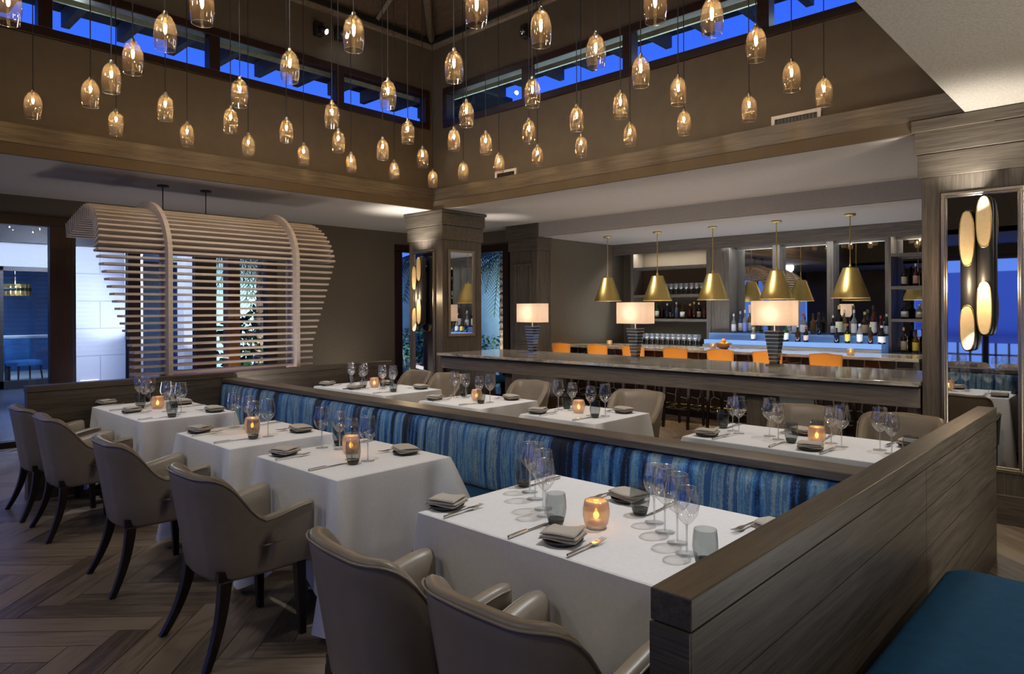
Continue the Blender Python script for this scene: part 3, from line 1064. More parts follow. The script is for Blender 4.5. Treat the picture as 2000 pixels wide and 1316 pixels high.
def cloth(cx, cy, w, d, label, seat_side, seed):
    """white cloth: flat top, rolled edge, hanging skirt with corner folds; shorter where it lies over the seat"""
    rng = random.Random(seed)
    hw, hd = w / 2, d / 2
    per = []
    n = 26
    rc = .014
    corners = [(hw, hd), (-hw, hd), (-hw, -hd), (hw, -hd)]
    def side(p, q, m):
        for k in range(m):
            u = k / m
            u = u - .0 if False else .5 - .5 * math.cos(PI * u)
            per.append((p[0] + (q[0] - p[0]) * u, p[1] + (q[1] - p[1]) * u))
    for a in range(4):
        side(corners[a], corners[(a + 1) % 4], n)
    m = len(per)
    ph = [rng.random() * 6.28 for _ in range(4)]
    T = [0, .004, .012, .03, .08, .16, .28, .42, .58, .75, .9, 1.0]
    rings = [[(x * .985, y * .985, TZ - .0005) for x, y in per]]
    def norm(x, y):
        ax, ay = abs(x) / hw, abs(y) / hd
        v = Vector((0.0, 0.0))
        if ax > .985: v.x += math.copysign(min(1, (ax - .985) / .012), x)
        if ay > .985: v.y += math.copysign(min(1, (ay - .985) / .012), y)
        return v.normalized() if v.length > 0 else Vector((0, 1))
    for tt in T:
        ring = []
        for i, (x, y) in enumerate(per):
            nv = norm(x, y)
            dc = min(math.hypot(abs(x) - hw, abs(y) - hd), 9)
            cf = math.exp(-(dc / .075) ** 2)
            on_seat = (y * seat_side) > hd * .05
            D = .50 + .20 * math.exp(-(dc / .20) ** 2) + .012 * math.sin(i * .35 + ph[0])
            if on_seat:
                k = min(1, max(0, ((y * seat_side) / hd - .05) / .5))
                D = D * (1 - k) + (.262) * k
            off = .004 + .016 * (1 - math.exp(-tt * 14)) * .3 + tt * (.012 + (.115 if w < 1 else .06) * cf)
            rip = tt * .011 * math.sin(dc * 26 + ph[1]) * (1 - cf) + tt * .006 * math.sin(i * .7 + ph[2])
            # pinched fold beside each corner
            fold = -.060 * tt * math.exp(-((dc - .125) / .045) ** 2) + .014 * tt * math.exp(-((dc - .24) / .05) ** 2)
            o = off + rip * .8 + fold
            if seat_side * y > hd * .9 and dc > .16: o = min(o, .012 + tt * .02)
            if seat_side * y < -hd * .98 and dc > .2: o = min(o, .016)
            ring.append((x + nv.x * o, y + nv.y * o, TZ - D * tt - .0008))
        rings.append(ring)
    mb = MB().loft(rings, True, False)
    o0 = len(mb.v)
    mb.add([(x * .985, y * .985, TZ) for x, y in per], [tuple(range(m))])
    o = mb.build('tablecloth', 'linen', None, loc=(cx, cy, 0))
    tag(o, label, 'tablecloth', 'white tablecloths')

TABLES = {  # centre x, centre y, width, depth, seat side, names
    'N1': (-6.06, 2.15, 1.20, .70, 1, 'long table below the slatted canopy'),
    'N2': (-4.405, 2.15, .80, .70, 1, 'second table from the canopy in the banquette row'),
    'N3': (-3.29, 2.18, .82, .72, 1, 'third table from the canopy in the banquette row'),
    'N4': (-1.575, 2.19, 1.22, .86, 1, 'four-place table beside the grooved partition end'),
    'F1': (-6.02, 4.28, 1.28, .70, -1, 'bar-side table by the corner column'),
    'F2': (-4.46, 4.28, .78, .71, -1, 'bar-side square table second from the corner column'),
    'F3': (-3.28, 4.31, .72, .71, -1, 'bar-side square table third from the corner column'),
    'F4': (-1.60, 4.31, 1.25, .70, -1, 'bar-side long table by the mirrored pier')}
for i, (k, (cx, cy, w, d, ss, nm)) in enumerate(TABLES.items()):
    dining_table(cx, cy, w, d, 'dark pedestal table under the cloth, ' + nm)
    cloth(cx, cy, w, d, 'white cloth on the ' + nm, ss, i + 11)

# ---------------------------------------------------------------- tableware
def wineglass_maker(H, rb, zb):
    def mk():
        t = empty('wine_glass', label='clear stemmed wine glass', cat='wine glass')
        hb = H - zb                             # bowl height
        prof = [(.0045, 0), (.012, .004), (rb * .55, .016), (rb * .86, .036), (rb, .062), (rb * .99, .078), (rb * .93, hb * .68), (rb * .84, hb * .86), (rb * .79, hb)]
        MB().lathe([(r, z + zb) for r, z in prof], 28, cap0=True).build('bowl', 'clearglass', t)
        bw = t.children[0]
        MB().lathe([(.0045, .006), (.0036, .02), (.0034, zb - .02), (.0050, zb + .002)], 10).build('stem', 'stemglass', t)
        MB().lathe([(.036, .001), (.0365, .0025), (.02, .004), (.0045, .008)], 28, cap0=True, cap1=True).build('foot', 'footglass', t)
        MB().lathe([(rb * .79 - .0006, H - .0008), (rb * .79 + .0006, H - .0002), (rb * .79, H + .0008), (rb * .79 - .0006, H - .0008)], 28).build('rim', 'stemglass', bw)
        return t
    return mk
TALL = wineglass_maker(.243, .0475, .104)
SMALL = wineglass_maker(.224, .0420, .099)

def tumbler():
    t = empty('water_tumbler', label='smoked glass tumbler', cat='tumbler')
    MB().lathe([(.030, .014), (.037, .04), (.0405, .066), (.039, .095), (.0355, .122)], 26).build('cup', 'smokeglass', t)
    MB().lathe([(.024, 0), (.027, .003), (.0305, .014), (.033, .026), (.026, .024), (.0, .022)], 26, cap0=True).build('thick_base', 'smokebase', t)
    return t

def candle():
    t = empty('candle_holder', label='crackled glass candle holder', cat='candle holder')
    MB().lathe([(.036, .004), (.045, .018), (.0505, .045), (.0505, .072), (.046, .094), (.043, .102), (.040, .100), (.044, .088), (.047, .070)], 28).build('holder', 'frost', t)
    MB().lathe([(.036, .0), (.037, .004), (.036, .010), (.0, .010)], 24, cap0=True).build('base', 'crystalrim', t)
    MB().lathe([(.024, .010), (.024, .030), (.0, .031)], 18).build('wax', 'candlewax', t)
    MB().lathe([(.0, .031), (.009, .038), (.011, .047), (.006, .060), (.0, .074)], 12).build('flame', 'flame', t)
    return t

def plate_():
    t = empty('bread_plate', label='black slate bread plate', cat='plate')
    MB().lathe([(.0, .0005), (.050, .0005), (.066, .006), (.073, .014), (.071, .016), (.062, .010), (.045, .006), (.0, .006)], 32).build('dish', 'slate', t)
    ds = t.children[0]
    MB().lathe([(.069, .0155), (.0715, .0172), (.0735, .0155), (.0715, .0140), (.069, .0155)], 32).build('rim', 'slate', ds)
    return t

def napkin():
    t = empty('napkin', label='folded taupe linen napkin', cat='napkin')
    rng = random.Random(4)
    for k, (w, d, z, rot, sh) in enumerate([(.138, .120, .0, .0, (0, 0)), (.136, .117, .0085, .02, (.001, .002)), (.132, .112, .0170, -.02, (-.002, .004))]):
        mb = MB()
        nx, ny = 12, 10
        top, bot = [], []
        for j in range(ny + 1):
            for i in range(nx + 1):
                x = (i / nx - .5) * w; y = (j / ny - .5) * d
                if k == 2: x -= .012 * max(0, (j / ny - .55)) * (1 if i > nx / 2 else -1)
                zc = .0035 * math.sin(x * 40 + k) * math.sin(y * 36 + k * 2) + .010 * max(0, (x / w)) * (1 if k == 2 else .3)
                c, s = math.cos(rot), math.sin(rot)
                X, Y = x * c - y * s + sh[0], x * s + y * c + sh[1]
                e = 1 - max(abs(i / nx - .5) * 2, abs(j / ny - .5) * 2)
                hgt = .0078 * min(1, e * 8 + .35)
                top.append((X, Y, z + zc + hgt)); bot.append((X, Y, z + zc * .9))
        W_ = nx + 1
        vs = top + bot
        o = len(top)
        fs = []
        for j in range(ny):
            for i in range(nx):
                a = j * W_ + i
                fs.append((a, a + 1, a + 1 + W_, a + W_)); fs.append((o + a, o + a + W_, o + a + 1 + W_, o + a + 1))
        edge = [i for i in range(W_)] + [j * W_ + nx for j in range(1, ny + 1)] + [ny * W_ + i for i in range(nx - 1, -1, -1)] + [j * W_ for j in range(ny - 1, 0, -1)]
        for a, b in zip(edge, edge[1:] + edge[:1]):
            fs.append((a, o + a, o + b, b))
        mb.add(vs, fs, True).build('fold', 'napkin', t)
    return t

def strip(pts):                                 # flat cutlery: list of (y, halfwidth, z, thickness)
    rings = [[(-w, y, z), (w, y, z), (w, y, z + th), (-w, y, z + th)] for y, w, z, th in pts]
    return MB().loft(rings, True, True, False)

def fork():
    t = empty('dinner_fork', label='steel dinner fork', cat='fork')
    strip([(-.105, .0035, .004, .005), (-.100, .0055, .004, .006), (-.03, .0050, .006, .006), (.02, .0040, .008, .005)]).build('handle', 'steel', t, .001)
    mb = strip([(.018, .0040, .0085, .004), (.034, .0085, .010, .003), (.05, .0115, .009, .0025), (.062, .0118, .008, .0022)])
    for k in range(4):
        x = -.0100 + k * .00667
        rings = [[(x + a * h, y, z + b) for a, b in ((-1, 0), (1, 0), (1, .002), (-1, .002))] for y, h, z in ((.060, .0019, .008), (.085, .0016, .0095), (.108, .0008, .013))]
        mb.loft(rings, True, True, False)
    mb.build('tines', 'steel', t)
    return t

def knife():
    t = empty('dinner_knife', label='steel dinner knife', cat='knife')
    strip([(-.115, .0045, .002, .008), (-.108, .0060, .002, .009), (-.05, .0058, .002, .009), (-.01, .0048, .002, .008)]).build('handle', 'steel', t, .0012)
    MB().loft([[(-.0048, -.011, .003), (.0048, -.011, .003), (.0048, -.011, .0055), (-.0048, -.011, .0055)],
               [(-.0065, .02, .002), (.0055, .02, .002), (.0055, .02, .0035), (-.0065, .02, .0035)],
               [(-.0075, .09, .002), (.0060, .09, .002), (.0060, .09, .0032), (-.0075, .09, .0032)],
               [(-.0020, .125, .002), (.0040, .125, .002), (.0040, .125, .003), (-.0020, .125, .003)]], True, True, False).build('blade', 'steel', t)
    return t

ROWN = {'N1': 'long table below the canopy', 'N2': 'second banquette-row table from the canopy', 'N3': 'third banquette-row table from the canopy',
        'N4': 'four-place table by the grooved partition', 'F1': 'bar-side table by the corner column', 'F2': 'second bar-side table from the corner column',
        'F3': 'third bar-side table from the corner column', 'F4': 'bar-side table by the mirrored pier'}
trng = random.Random(21)
def jig(a=.008): return trng.uniform(-a, a)
def setting(key, cx, edge, s, seat, spread=1.0, near=True):
    """one place: edge = y of the table edge the guest sits at, s = +1 when the guest faces +y"""
    nm = ROWN[key]
    rot = 0 if s > 0 else PI
    at = lambda dx, dy: (cx + s * dx * spread + jig(), edge + s * dy + jig(.006), TZ + .0012)
    def put(kind, mk, dx, dy, what, rz=0.0, dz=0.0):
        p = at(dx, dy)
        place(kind, mk, (p[0], p[1], p[2] + dz), rot + rz, '%s, %s, %s' % (what, seat, nm), GROUPS[kind])
        return p
    p = at(-.275, .115)
    place('plate', plate_, p, rot, 'black slate bread plate, %s, %s' % (seat, nm), GROUPS['plate'])
    place('napkin', napkin, (p[0], p[1] + .002, p[2] + .0182), rot + jig(.2) + (.15 if s > 0 else -.1), 'folded taupe napkin, %s, %s' % (seat, nm), GROUPS['napkin'])
    put('fork', fork, -.165, .115, 'steel fork', jig(.08))
    put('knife', knife, .185, .125, 'steel knife', jig(.06))
    put('tumbler', tumbler, .215, .245 if near else .25, 'smoked tumbler')
    put('small', SMALL, .115, .305, 'smaller wine glass')
    put('tall', TALL, *((.035, .375) if key in ('N1', 'N4', 'F1', 'F4') else (.222, .348)), 'taller wine glass')
GROUPS = {'plate': 'bread plates', 'napkin': 'taupe napkins', 'fork': 'dinner forks', 'knife': 'dinner knives', 'tumbler': 'smoked tumblers',
          'small': 'smaller wine glasses', 'tall': 'taller wine glasses', 'candle': 'table candles'}
def E0(k): cx, cy, w, d, ss, nm = TABLES[k]; return cy - d / 2
def E1(k): cx, cy, w, d, ss, nm = TABLES[k]; return cy + d / 2
setting('N1', -6.44, E0('N1'), 1, 'armchair place at the canopy end'); setting('N1', -5.76, E0('N1'), 1, 'armchair place at the partition end')
setting('N1', -6.50, E1('N1'), -1, 'banquette place at the canopy end'); setting('N1', -5.86, E1('N1'), -1, 'banquette place at the partition end')
setting('N2', -4.43, E0('N2'), 1, 'armchair place'); setting('N2', -4.50, E1('N2'), -1, 'banquette place')
setting('N3', -3.34, E0('N3'), 1, 'armchair place'); setting('N3', -3.40, E1('N3'), -1, 'banquette place')
setting('N4', -1.88, E0('N4'), 1, 'armchair place at the canopy end'); setting('N4', -1.255, E0('N4'), 1, 'armchair place at the partition end')
setting('N4', -1.93, E1('N4') - .03, -1, 'banquette place at the canopy end'); setting('N4', -1.29, E1('N4') - .03, -1, 'banquette place at the partition end')
setting('F1', -6.32, E0('F1'), 1, 'banquette place at the canopy end'); setting('F1', -5.79, E0('F1'), 1, 'banquette place at the partition end')
setting('F1', -6.42, E1('F1'), -1, 'armchair place at the canopy end'); setting('F1', -5.84, E1('F1'), -1, 'armchair place at the partition end')
setting('F2', -4.52, E0('F2'), 1, 'banquette place'); setting('F2', -4.56, E1('F2'), -1, 'armchair place')
setting('F3', -3.30, E0('F3'), 1, 'banquette place', .95); setting('F3', -3.34, E1('F3'), -1, 'armchair place', .95)
setting('F4', -1.85, E0('F4'), 1, 'banquette place at the canopy end'); setting('F4', -1.20, E0('F4'), 1, 'banquette place at the partition end')
setting('F4', -1.96, E1('F4'), -1, 'armchair place at the canopy end'); setting('F4', -1.33, E1('F4'), -1, 'armchair place at the partition end')
for k, (x, y) in {'N1': (-6.13, 2.14), 'N2': (-4.44, 2.150), 'N3': (-3.37, 2.22), 'N4': (-1.54, 2.09), 'F1': (-6.06, 4.285), 'F2': (-4.47, 4.27), 'F3': (-3.335, 4.30), 'F4': (-1.51, 4.30)}.items():
    place('candle', candle, (x, y, TZ + .0012), 0, 'lit crackled glass candle holder on the ' + ROWN[k], GROUPS['candle'])
    point((x, y, TZ + .068), .16, (1, .48, .14), .01)

# ---------------------------------------------------------------- glass pendants of the atrium
PZC = 3.25
def roof_z(x, y):
    return ZTOP + .62 * min(x - cx0, cx1 - x, cy1 - y, y - cy0) - .02
def pendant():
    t = empty('glass_pendant', label='amber glass pendant', cat='pendant light')
    prof = [(.014, .106), (.027, .099), (.041, .084), (.053, .060), (.061, .028), (.0642, -.008), (.0635, -.040), (.060, -.072), (.0545, -.104)]
    MB().lathe(prof, 22).build('glass_shade', 'amber', t)
    gs = t.children[0]
    MB().lathe([(.0538, -.1045), (.0552, -.1045), (.0556, -.1025), (.0540, -.1020), (.0538, -.1045)], 22).build('rim', 'stemglass', gs)
    MB().lathe([(.0, .132), (.009, .130), (.014, .118), (.015, .100), (.012, .088), (.0, .086)], 14).build('cap', 'bronze', t)
    MB().lathe([(.0, .088), (.007, .086), (.0085, .066), (.008, .052), (.0, .050)], 12).build('socket', 'gold', t)
    MB().lathe([(.0, .052), (.006, .048), (.0092, .040), (.0092, .030), (.006, .022), (.0, .018)], 12).build('bulb', 'bulb', t)
    MB().lathe([(.0038, 0), (.0038, 1)], 6).build('cord', 'cord', t)
    return t
_pend = None
def put_pendant(x, y, label):
    global _pend
    if _pend is None:
        o = _pend = pendant()
        o.location = (x, y, PZC)
        tag(o, label, None, 'amber glass pendants')
    else:
        o = dup(_pend, (x, y, PZC), random.uniform(0, 6), label, 'amber glass pendants')
    for c in o.children:
        if c.name.startswith('cord'):
            c.location = (0, 0, .128)
            c.scale = (1, 1, roof_z(x, y) - PZC - .128)
PROWS = [
    ('in the outermost row along the canopy wall', 'the corner', [(-6.72, 5.66), (-6.65, 5.0), (-6.67, 4.41), (-6.66, 3.81), (-6.69, 3.21), (-6.69, 2.61), (-6.72, 2.01), (-6.61, 1.37)]),
    ('in the outermost row along the bar wall', 'the corner', [(-6.08, 5.6), (-5.47, 5.59), (-4.9, 5.61), (-4.29, 5.59), (-3.67, 5.55), (-3.09, 5.54), (-2.47, 5.51), (-1.87, 5.51)]),
    ('in the second row off the canopy wall', 'the bar wall', [(-5.87, 4.8), (-5.86, 4.26), (-5.89, 3.75), (-5.9, 3.2), (-5.92, 2.68), (-5.93, 2.14), (-5.94, 1.6)]),
    ('in the second row off the bar wall', 'the canopy wall', [(-5.03, 4.51), (-4.91, 4.83), (-4.29, 4.79), (-3.7, 4.76), (-3.2, 4.7), (-2.67, 4.7), (-1.91, 4.97)]),
    ('in the third row off the canopy wall', 'the bar wall', [(-5.12, 4.01), (-5.14, 3.21), (-5.12, 2.39), (-5.45, 1.6)]),
    ('in the fourth row off the canopy wall', 'the bar wall', [(-4.29, 3.99), (-4.33, 3.2), (-4.32, 2.37), (-4.91, 1.57), (-4.32, 1.56), (-4.54, .83)]),
    ('in the fifth row off the canopy wall', 'the bar wall', [(-3.5, 3.95), (-3.51, 3.15), (-3.52, 2.35), (-3.79, 1.56)]),
    ('in the sixth row off the canopy wall', 'the bar wall', [(-2.64, 4.13), (-2.64, 3.6), (-2.66, 3.08), (-2.72, 2.61)]),
    ('in the row farthest from the canopy wall', 'the bar wall', [(-1.84, 4.21), (-1.85, 3.64), (-1.99, 3.26)])]
for row, frm, pts in PROWS:
    for i, (x, y) in enumerate(pts):
        put_pendant(x, y, 'amber glass pendant, %s from %s %s' % (ORD[i], frm, row))

# ---------------------------------------------------------------- slatted canopy over the booth behind the far partition
t = empty('slatted_canopy', (-7.1, 3.18, 0), 0, 'pale slatted timber canopy curving over a booth behind the far partition', 'canopy screen')
def cpath(s):
    """outer line of the canopy: (x, z, outward nx, nz)"""
    v = 2.12 - .975
    if s <= v:
        return (-7.0, .975 + s, 1.0, 0.0)
    a, b = .60, .52
    th = (s - v) / .565
    if th < PI / 2 + .22:
        x, z = -7.6 + a * math.cos(th), 2.12 + b * math.sin(th)
        n = Vector((math.cos(th) / a, math.sin(th) / b)).normalized()
        return (x, z, n.x, n.y)
    th0 = PI / 2 + .22
    x, z = -7.6 + a * math.cos(th0), 2.12 + b * math.sin(th0)
    d = (th - th0) * .565
    tx, tz = -math.sin(th0) * a, math.cos(th0) * b
    l = math.hypot(tx, tz)
    return (x + tx / l * d, z + tz / l * d - .05 * d * d, -tz / l * -1 * -1 if False else math.cos(th0) / a * .6, .99)
def half_w(s):
    z = .975 + s
    if z < 1.2: return .935
    if z < 2.16: return .935 + (z - 1.2) / .96 * .30
    return 1.235 - .05 * min(1, (z - 2.16) / .6)
s = 0.0
while s < 2.72:
    x, z, nx, nz = cpath(s)
    n = Vector((nx, 0, nz)).normalized()
    tn = Vector((-n.z, 0, n.x))
    hw = half_w(s)
    c = Vector((x, 3.18, z)) - n * .085
    mt4 = Matrix(((n.x, 0, tn.x, c.x), (n.y, 1, tn.y, c.y), (n.z, 0, tn.z, c.z), (0, 0, 0, 1)))
    wpart(MB().boxm(.15, 2 * hw, .022, mt4), 'slat', 'palewood', t)
    s += .0695
for y in (2.545, 3.895):
    rings = []
    for k in range(48):
        s = 2.72 * k / 47
        x, z, nx, nz = cpath(s)
        n = Vector((nx, 0, nz)).normalized()
        if k == 0:
            z = 0.0
        o, i2 = Vector((x, 0, z)) + n * .065, Vector((x, 0, z)) - n * .175
        rings.append([(o.x, y - .021, o.z), (o.x, y + .021, o.z), (i2.x, y + .021, i2.z), (i2.x, y - .021, i2.z)])
    wpart(MB().loft(rings, True, True, False), 'rib', 'palewood', t)
for y in (2.80, 3.26):
    wpart(MB().tube([(-7.84, y, 2.55), (-7.84, y, ZC - .005)], .006, 8), 'hanger_rod', 'black', t)
    wpart(MB().tube([(-7.84, y, ZC - .018), (-7.84, y, ZC - .001)], .06, 20), 'ceiling_disc', 'black', t)
t = empty('booth_bench', (-7.75, 3.35, 0), 0, 'mauve upholstered booth bench glimpsed between the canopy slats', 'bench')
M['mauve'] = plain('mauve_leather', (.36, .25, .40), .28, var=.1)
wpart(padded(-8.2, -7.35, 2.62, 4.1, .40, .50, .05), 'seat_cushion', 'mauve', t)
wpart(padded(-7.48, -7.34, 2.62, 4.1, .40, .93, .04, .01), 'back_cushion', 'mauve', t)
wpart(MB().box(-8.15, -7.38, 2.66, 4.06, 0, .40), 'plinth', 'darkwood', t)

# ---------------------------------------------------------------- framed mirrors and their sconces
def mirror(name_label, x0, x1, z0, z1, y=None, xf=None):
    if xf is None:
        t = empty('framed_mirror', ((x0 + x1) / 2, y, z0), 0, name_label, 'mirror')
        B = lambda a, b, c, d, o0, o1: MB().box(a, b, y - o1, y - o0, c, d)
    else:
        t = empty('framed_mirror', (xf, (x0 + x1) / 2, z0), 0, name_label, 'mirror')
        B = lambda a, b, c, d, o0, o1: MB().box(xf + o0, xf + o1, a, b, c, d)
    w = .040
    mb = MB()
    for (a, b, c, d) in ((x0, x1, z1 - w, z1), (x0, x1, z0, z0 + w), (x0, x0 + w, z0 + w, z1 - w), (x1 - w, x1, z0 + w, z1 - w)):
        q = B(a, b, c, d, .0005, .022); mb.add(q.v, q.f)
    wpart(mb, 'frame', 'bronze', t, .006)
    mb = MB()
    i = .012
    for (a, b, c, d) in ((x0 + i, x1 - i, z1 - w * .62, z1 - i), (x0 + i, x1 - i, z0 + i, z0 + w * .62), (x0 + i, x0 + w * .62, z0 + w * .62, z1 - w * .62), (x1 - w * .62, x1 - i, z0 + w * .62, z1 - w * .62)):
        q = B(a, b, c, d, .022, .032); mb.add(q.v, q.f)
    wpart(mb, 'bead', 'bronze', t, .003)
    wpart(B(x0 + w, x1 - w, z0 + w, z1 - w, .001, .009), 'mirror_glass', 'mirror', t)
mirror('tall bronze framed mirror on the pier beside the counter', -1.205, -.690, .375, 2.455, y=YW)
mirror('tall bronze framed mirror with sconce on the corner column', -7.668, -7.195, .375, 2.405, y=YW)
mirror('short bronze framed mirror on the corner column above the counter end', 6.19, 6.69, 1.21, 2.405, xf=-7.045)

def sconce(cx, y, tubes, label):
    """two dark tubes side by side, each with two gilded oval hollows"""
    z0 = min(a for tb in tubes for a, b in tb['cuts'])
    t = empty('tube_sconce', (cx, y, z0), 0, label, 'wall sconce', 'tube sconces')
    for tb in tubes:
        x = cx + tb['dx']
        lo, hi = tb['z']
        r = .052
        yc = y - .085
        rings = []
        n = 20
        cuts = tb['cuts']
        m = 90
        for k in range(m + 1):
            z = lo + (hi - lo) * k / m
            e = min(1, min(z - lo, hi - z) / .10)
            rr = r * (.35 + .65 * math.sqrt(max(0, 1 - (1 - e) ** 2)))
            ring = []
            for a in range(n):
                th = 2 * PI * a / n
                px, py = rr * math.cos(th), rr * math.sin(th)
                ring.append((x + px, yc + py, z))
            rings.append(ring)
        tb_ = wpart(MB().loft(rings, True, True), 'tube', 'black', t)
        for (a, b) in cuts:                     # hollow facing the room, its rim a little proud of the tube
            zc, h = (a + b) / 2, (b - a) / 2
            w = .047
            mbs = MB()
            ringo = []
            K = 36
            for q in range(7):
                f = q / 6
                ring = []
                for k in range(K):
                    th = 2 * PI * k / K
                    ct, st = math.cos(th), math.sin(th)
                    ex = math.copysign(abs(ct) ** .75, ct) * w * f
                    ez = math.copysign(abs(st) ** .9, st) * h * f
                    dep = .024 * (1 - f * f)
                    ring.append((x + ex, yc - .0545 - .006 + dep * .35 - .0, zc + ez))
                ringo.append(ring)
            mbs.loft(ringo[1:], True, False)
            c0 = len(mbs.v)
            mbs.add(ringo[1], [tuple(range(K))])
            mbs.build('gilded_hollow', 'scoop', tb_)
            rim = [ringo[6][k] for k in range(K)] + [ringo[6][0]]
            MB().tube([(p[0], p[1], p[2]) for p in rim], .004, 6, False).build('rim', 'gold', tb_)
    wpart(MB().box(cx - .045, cx + .045, y - .04, y - .010, (z0 + 1.8) / 2 + .15, (z0 + 1.8) / 2 + .55), 'bracket', 'black', t)
    return t
sconce(-.968, YW, [{'dx': -.048, 'z': (1.255, 2.30), 'cuts': [(1.268, 1.595), (1.885, 2.285)]}, {'dx': .056, 'z': (1.37, 2.40), 'cuts': [(1.385, 1.765), (2.015, 2.385)]}],
       'black twin-tube sconce with four gilded ovals on the pier mirror')
sconce(-7.43, YW, [{'dx': -.05, 'z': (1.27, 2.20), 'cuts': [(1.285, 1.60), (1.86, 2.18)]}, {'dx': .05, 'z': (1.37, 2.32), 'cuts': [(1.385, 1.72), (1.98, 2.30)]}],
       'black twin-tube sconce with gilded ovals on the corner column mirror')
# the sconces' own light: up and down
for cx in (-.968, -7.43):
    spot((cx, YW - .22, 2.25), (cx, YW - .20, 3.2), 30, 110, NEUT, .8, .03)
    spot((cx, YW - .17, 1.40), (cx, YW - .10, 0), 8, 90, NEUT, .7, .03)
    point((cx, YW - .26, 1.75), 5, WARM, .03)

# ---------------------------------------------------------------- long counter
t = empty('bar_counter', (-4.2, 6.55, 0), 0, 'long stone-topped counter with oak apron between the corner column and the mirrored pier', 'counter')
wpart(MB().box(-7.04, -1.345, 5.985, 7.15, .966, 1.0), 'stone_top', 'stone', t, .004)
wpart(MB().box(-7.03, -1.35, 6.05, 7.10, .948, .965), 'subtop', 'black', t)
wpart(MB().box(-7.03, -1.35, 6.055, 6.095, .795, .946), 'apron', 'greywood_x', t, .003)
wpart(MB().box(-7.03, -1.35, 7.045, 7.085, .795, .946), 'apron', 'wood_x', t, .003)
for x0, x1 in ((-7.03, -6.93), (-5.92, -5.80), (-2.79, -2.48), (-1.45, -1.355)):
    wpart(MB().box(x0, x1, 6.14, 7.0, 0, .946), 'support_panel', 'wood_z', t, .003)

# inner bar with its honeycomb front
t = empty('bar_counter', (-4.5, 9.1, 0), 0, 'inner bar with stone top and dark honeycomb front behind the orange stools', 'counter')
wpart(MB().box(-7.12, -1.95, 8.74, 9.36, .962, 1.0), 'stone_top', 'stone', t, .004)
wpart(MB().box(-7.12, -2.0, 8.98, 9.02, .10, .960), 'honeycomb_front', 'honeycomb', t)
wpart(MB().box(-7.12, -2.0, 9.03, 9.32, 0, .960), 'body', 'darkwood', t)
wpart(MB().box(-1.995, -1.95, 8.76, 9.34, 0, .960), 'end_panel', 'wood_z', t)
mb = MB()
mb.tube([(-7.1, 8.85, .2), (-2.0, 8.85, .2)], .018, 10)
for k in range(6):
    mb.tube([(-6.8 + k * .92, 8.85, .2), (-6.8 + k * .92, 8.99, .2)], .01, 8)
wpart(mb, 'foot_rail', 'gold', t)

def _bx(px, y):
    d = _D + _R0 * ((px - 1000) / 1335.5)
    return d.x / d.y * y
def stool():
    t = empty('bar_stool', label='orange leather bar stool', cat='bar stool')
    rings = []
    for k in range(15):
        u = k / 14
        a = (u - .5) * 1.5
        x, y = .165 * math.sin(a) / math.sin(.75), -.20 - .05 * (math.cos(a) - math.cos(.75)) / (1 - math.cos(.75)) * .9
        zt = 1.075 - .02 * abs(u - .5) * 2
        nx, ny = math.sin(a), -math.cos(a)
        pr = [(0, .70), (.012, .86), (.030, zt - .02), (.024, zt), (-.012, zt), (-.022, zt - .02), (-.034, .86), (-.040, .70)]
        rings.append([(x + nx * o, y + ny * o, z) for o, z in pr])
    MB().loft(rings, True, True).build('backrest', 'orange', t)
    padded(-.21, .21, -.19, .22, .67, .76, .05).build('seat', 'orange', t)
    for sx in (-1, 1):
        for y0, y1 in ((.17, .21), (-.16, -.22)):
            MB().loft([[(sx * .18 - h, y0 + (y1 - y0) * u - h, .68 * (1 - u)), (sx * .18 + h, y0 + (y1 - y0) * u - h, .68 * (1 - u)), (sx * .18 + h, y0 + (y1 - y0) * u + h, .68 * (1 - u)), (sx * .18 - h, y0 + (y1 - y0) * u + h, .68 * (1 - u))]
                       for u, h in ((0, .022), (1, .014))], True, True, False).build('leg', 'darkwood', t)
    mb = MB()
    mb.tube([(-.18, .195, .25), (.18, .195, .25)], .012, 8); mb.tube([(-.18, -.195, .25), (.18, -.195, .25)], .012, 8)
    mb.tube([(-.18, -.195, .30), (-.18, .195, .30)], .012, 8); mb.tube([(.18, -.195, .30), (.18, .195, .30)], .012, 8)
    mb.build('footrest', 'darkwood', t)
    return t
for i, px in enumerate((1095, 1166, 1236, 1318, 1406, 1498, 1612)):
    place('stool', stool, (_bx(px, 8.05), 8.27, 0), .0, 'orange leather bar stool, %s from the pilaster along the inner bar' % ORD[i], 'orange bar stools')

# crystal table lamps on the counter
def table_lamp():
    t = empty('table_lamp', label='crystal table lamp', cat='table lamp')
    z = .0
    MB().box(-.07, .07, -.07, .07, 0, .012).build('foot', 'chrome', t, .002)
    z = .012
    n = 9
    for k in range(n):
        w = .040 + .034 * k / (n - 1)
        h = .0375
        MB().box(-w, w, -w, w, z, z + h - .005).build('crystal_block', 'crystal', t, .005)
        MB().box(-w - .004, w + .004, -w - .004, w + .004, z + h - .0048, z + h - .0002).build('clear_disc', 'crystalrim', t)
        z += h
    MB().tube([(0, 0, z), (0, 0, .62)], .008, 10).build('neck', 'chrome', t)
    ring = lambda zz: [(x, y, zz) for x, y in rrect(-.215, .215, -.125, .125, .07, 8)]
    MB().loft([ring(.405), ring(.53), ring(.655)], True, False).build('lamp_shade', 'shade', t)
    ls = [c for c in t.children if c.name.startswith('lamp_shade')][0]
    MB().lathe([(.0, .56), (.02, .55), (.028, .52), (.018, .49), (.0, .48)], 12).build('bulb', 'shadebulb', t)
    mb = MB()
    for a in range(4):
        mb.tube([(0, 0, .62), (.11 * math.cos(a * PI / 2 + .8), .08 * math.sin(a * PI / 2 + .8), .652)], .002, 5)
    mb.build('shade_spider', 'chrome', ls)
    return t
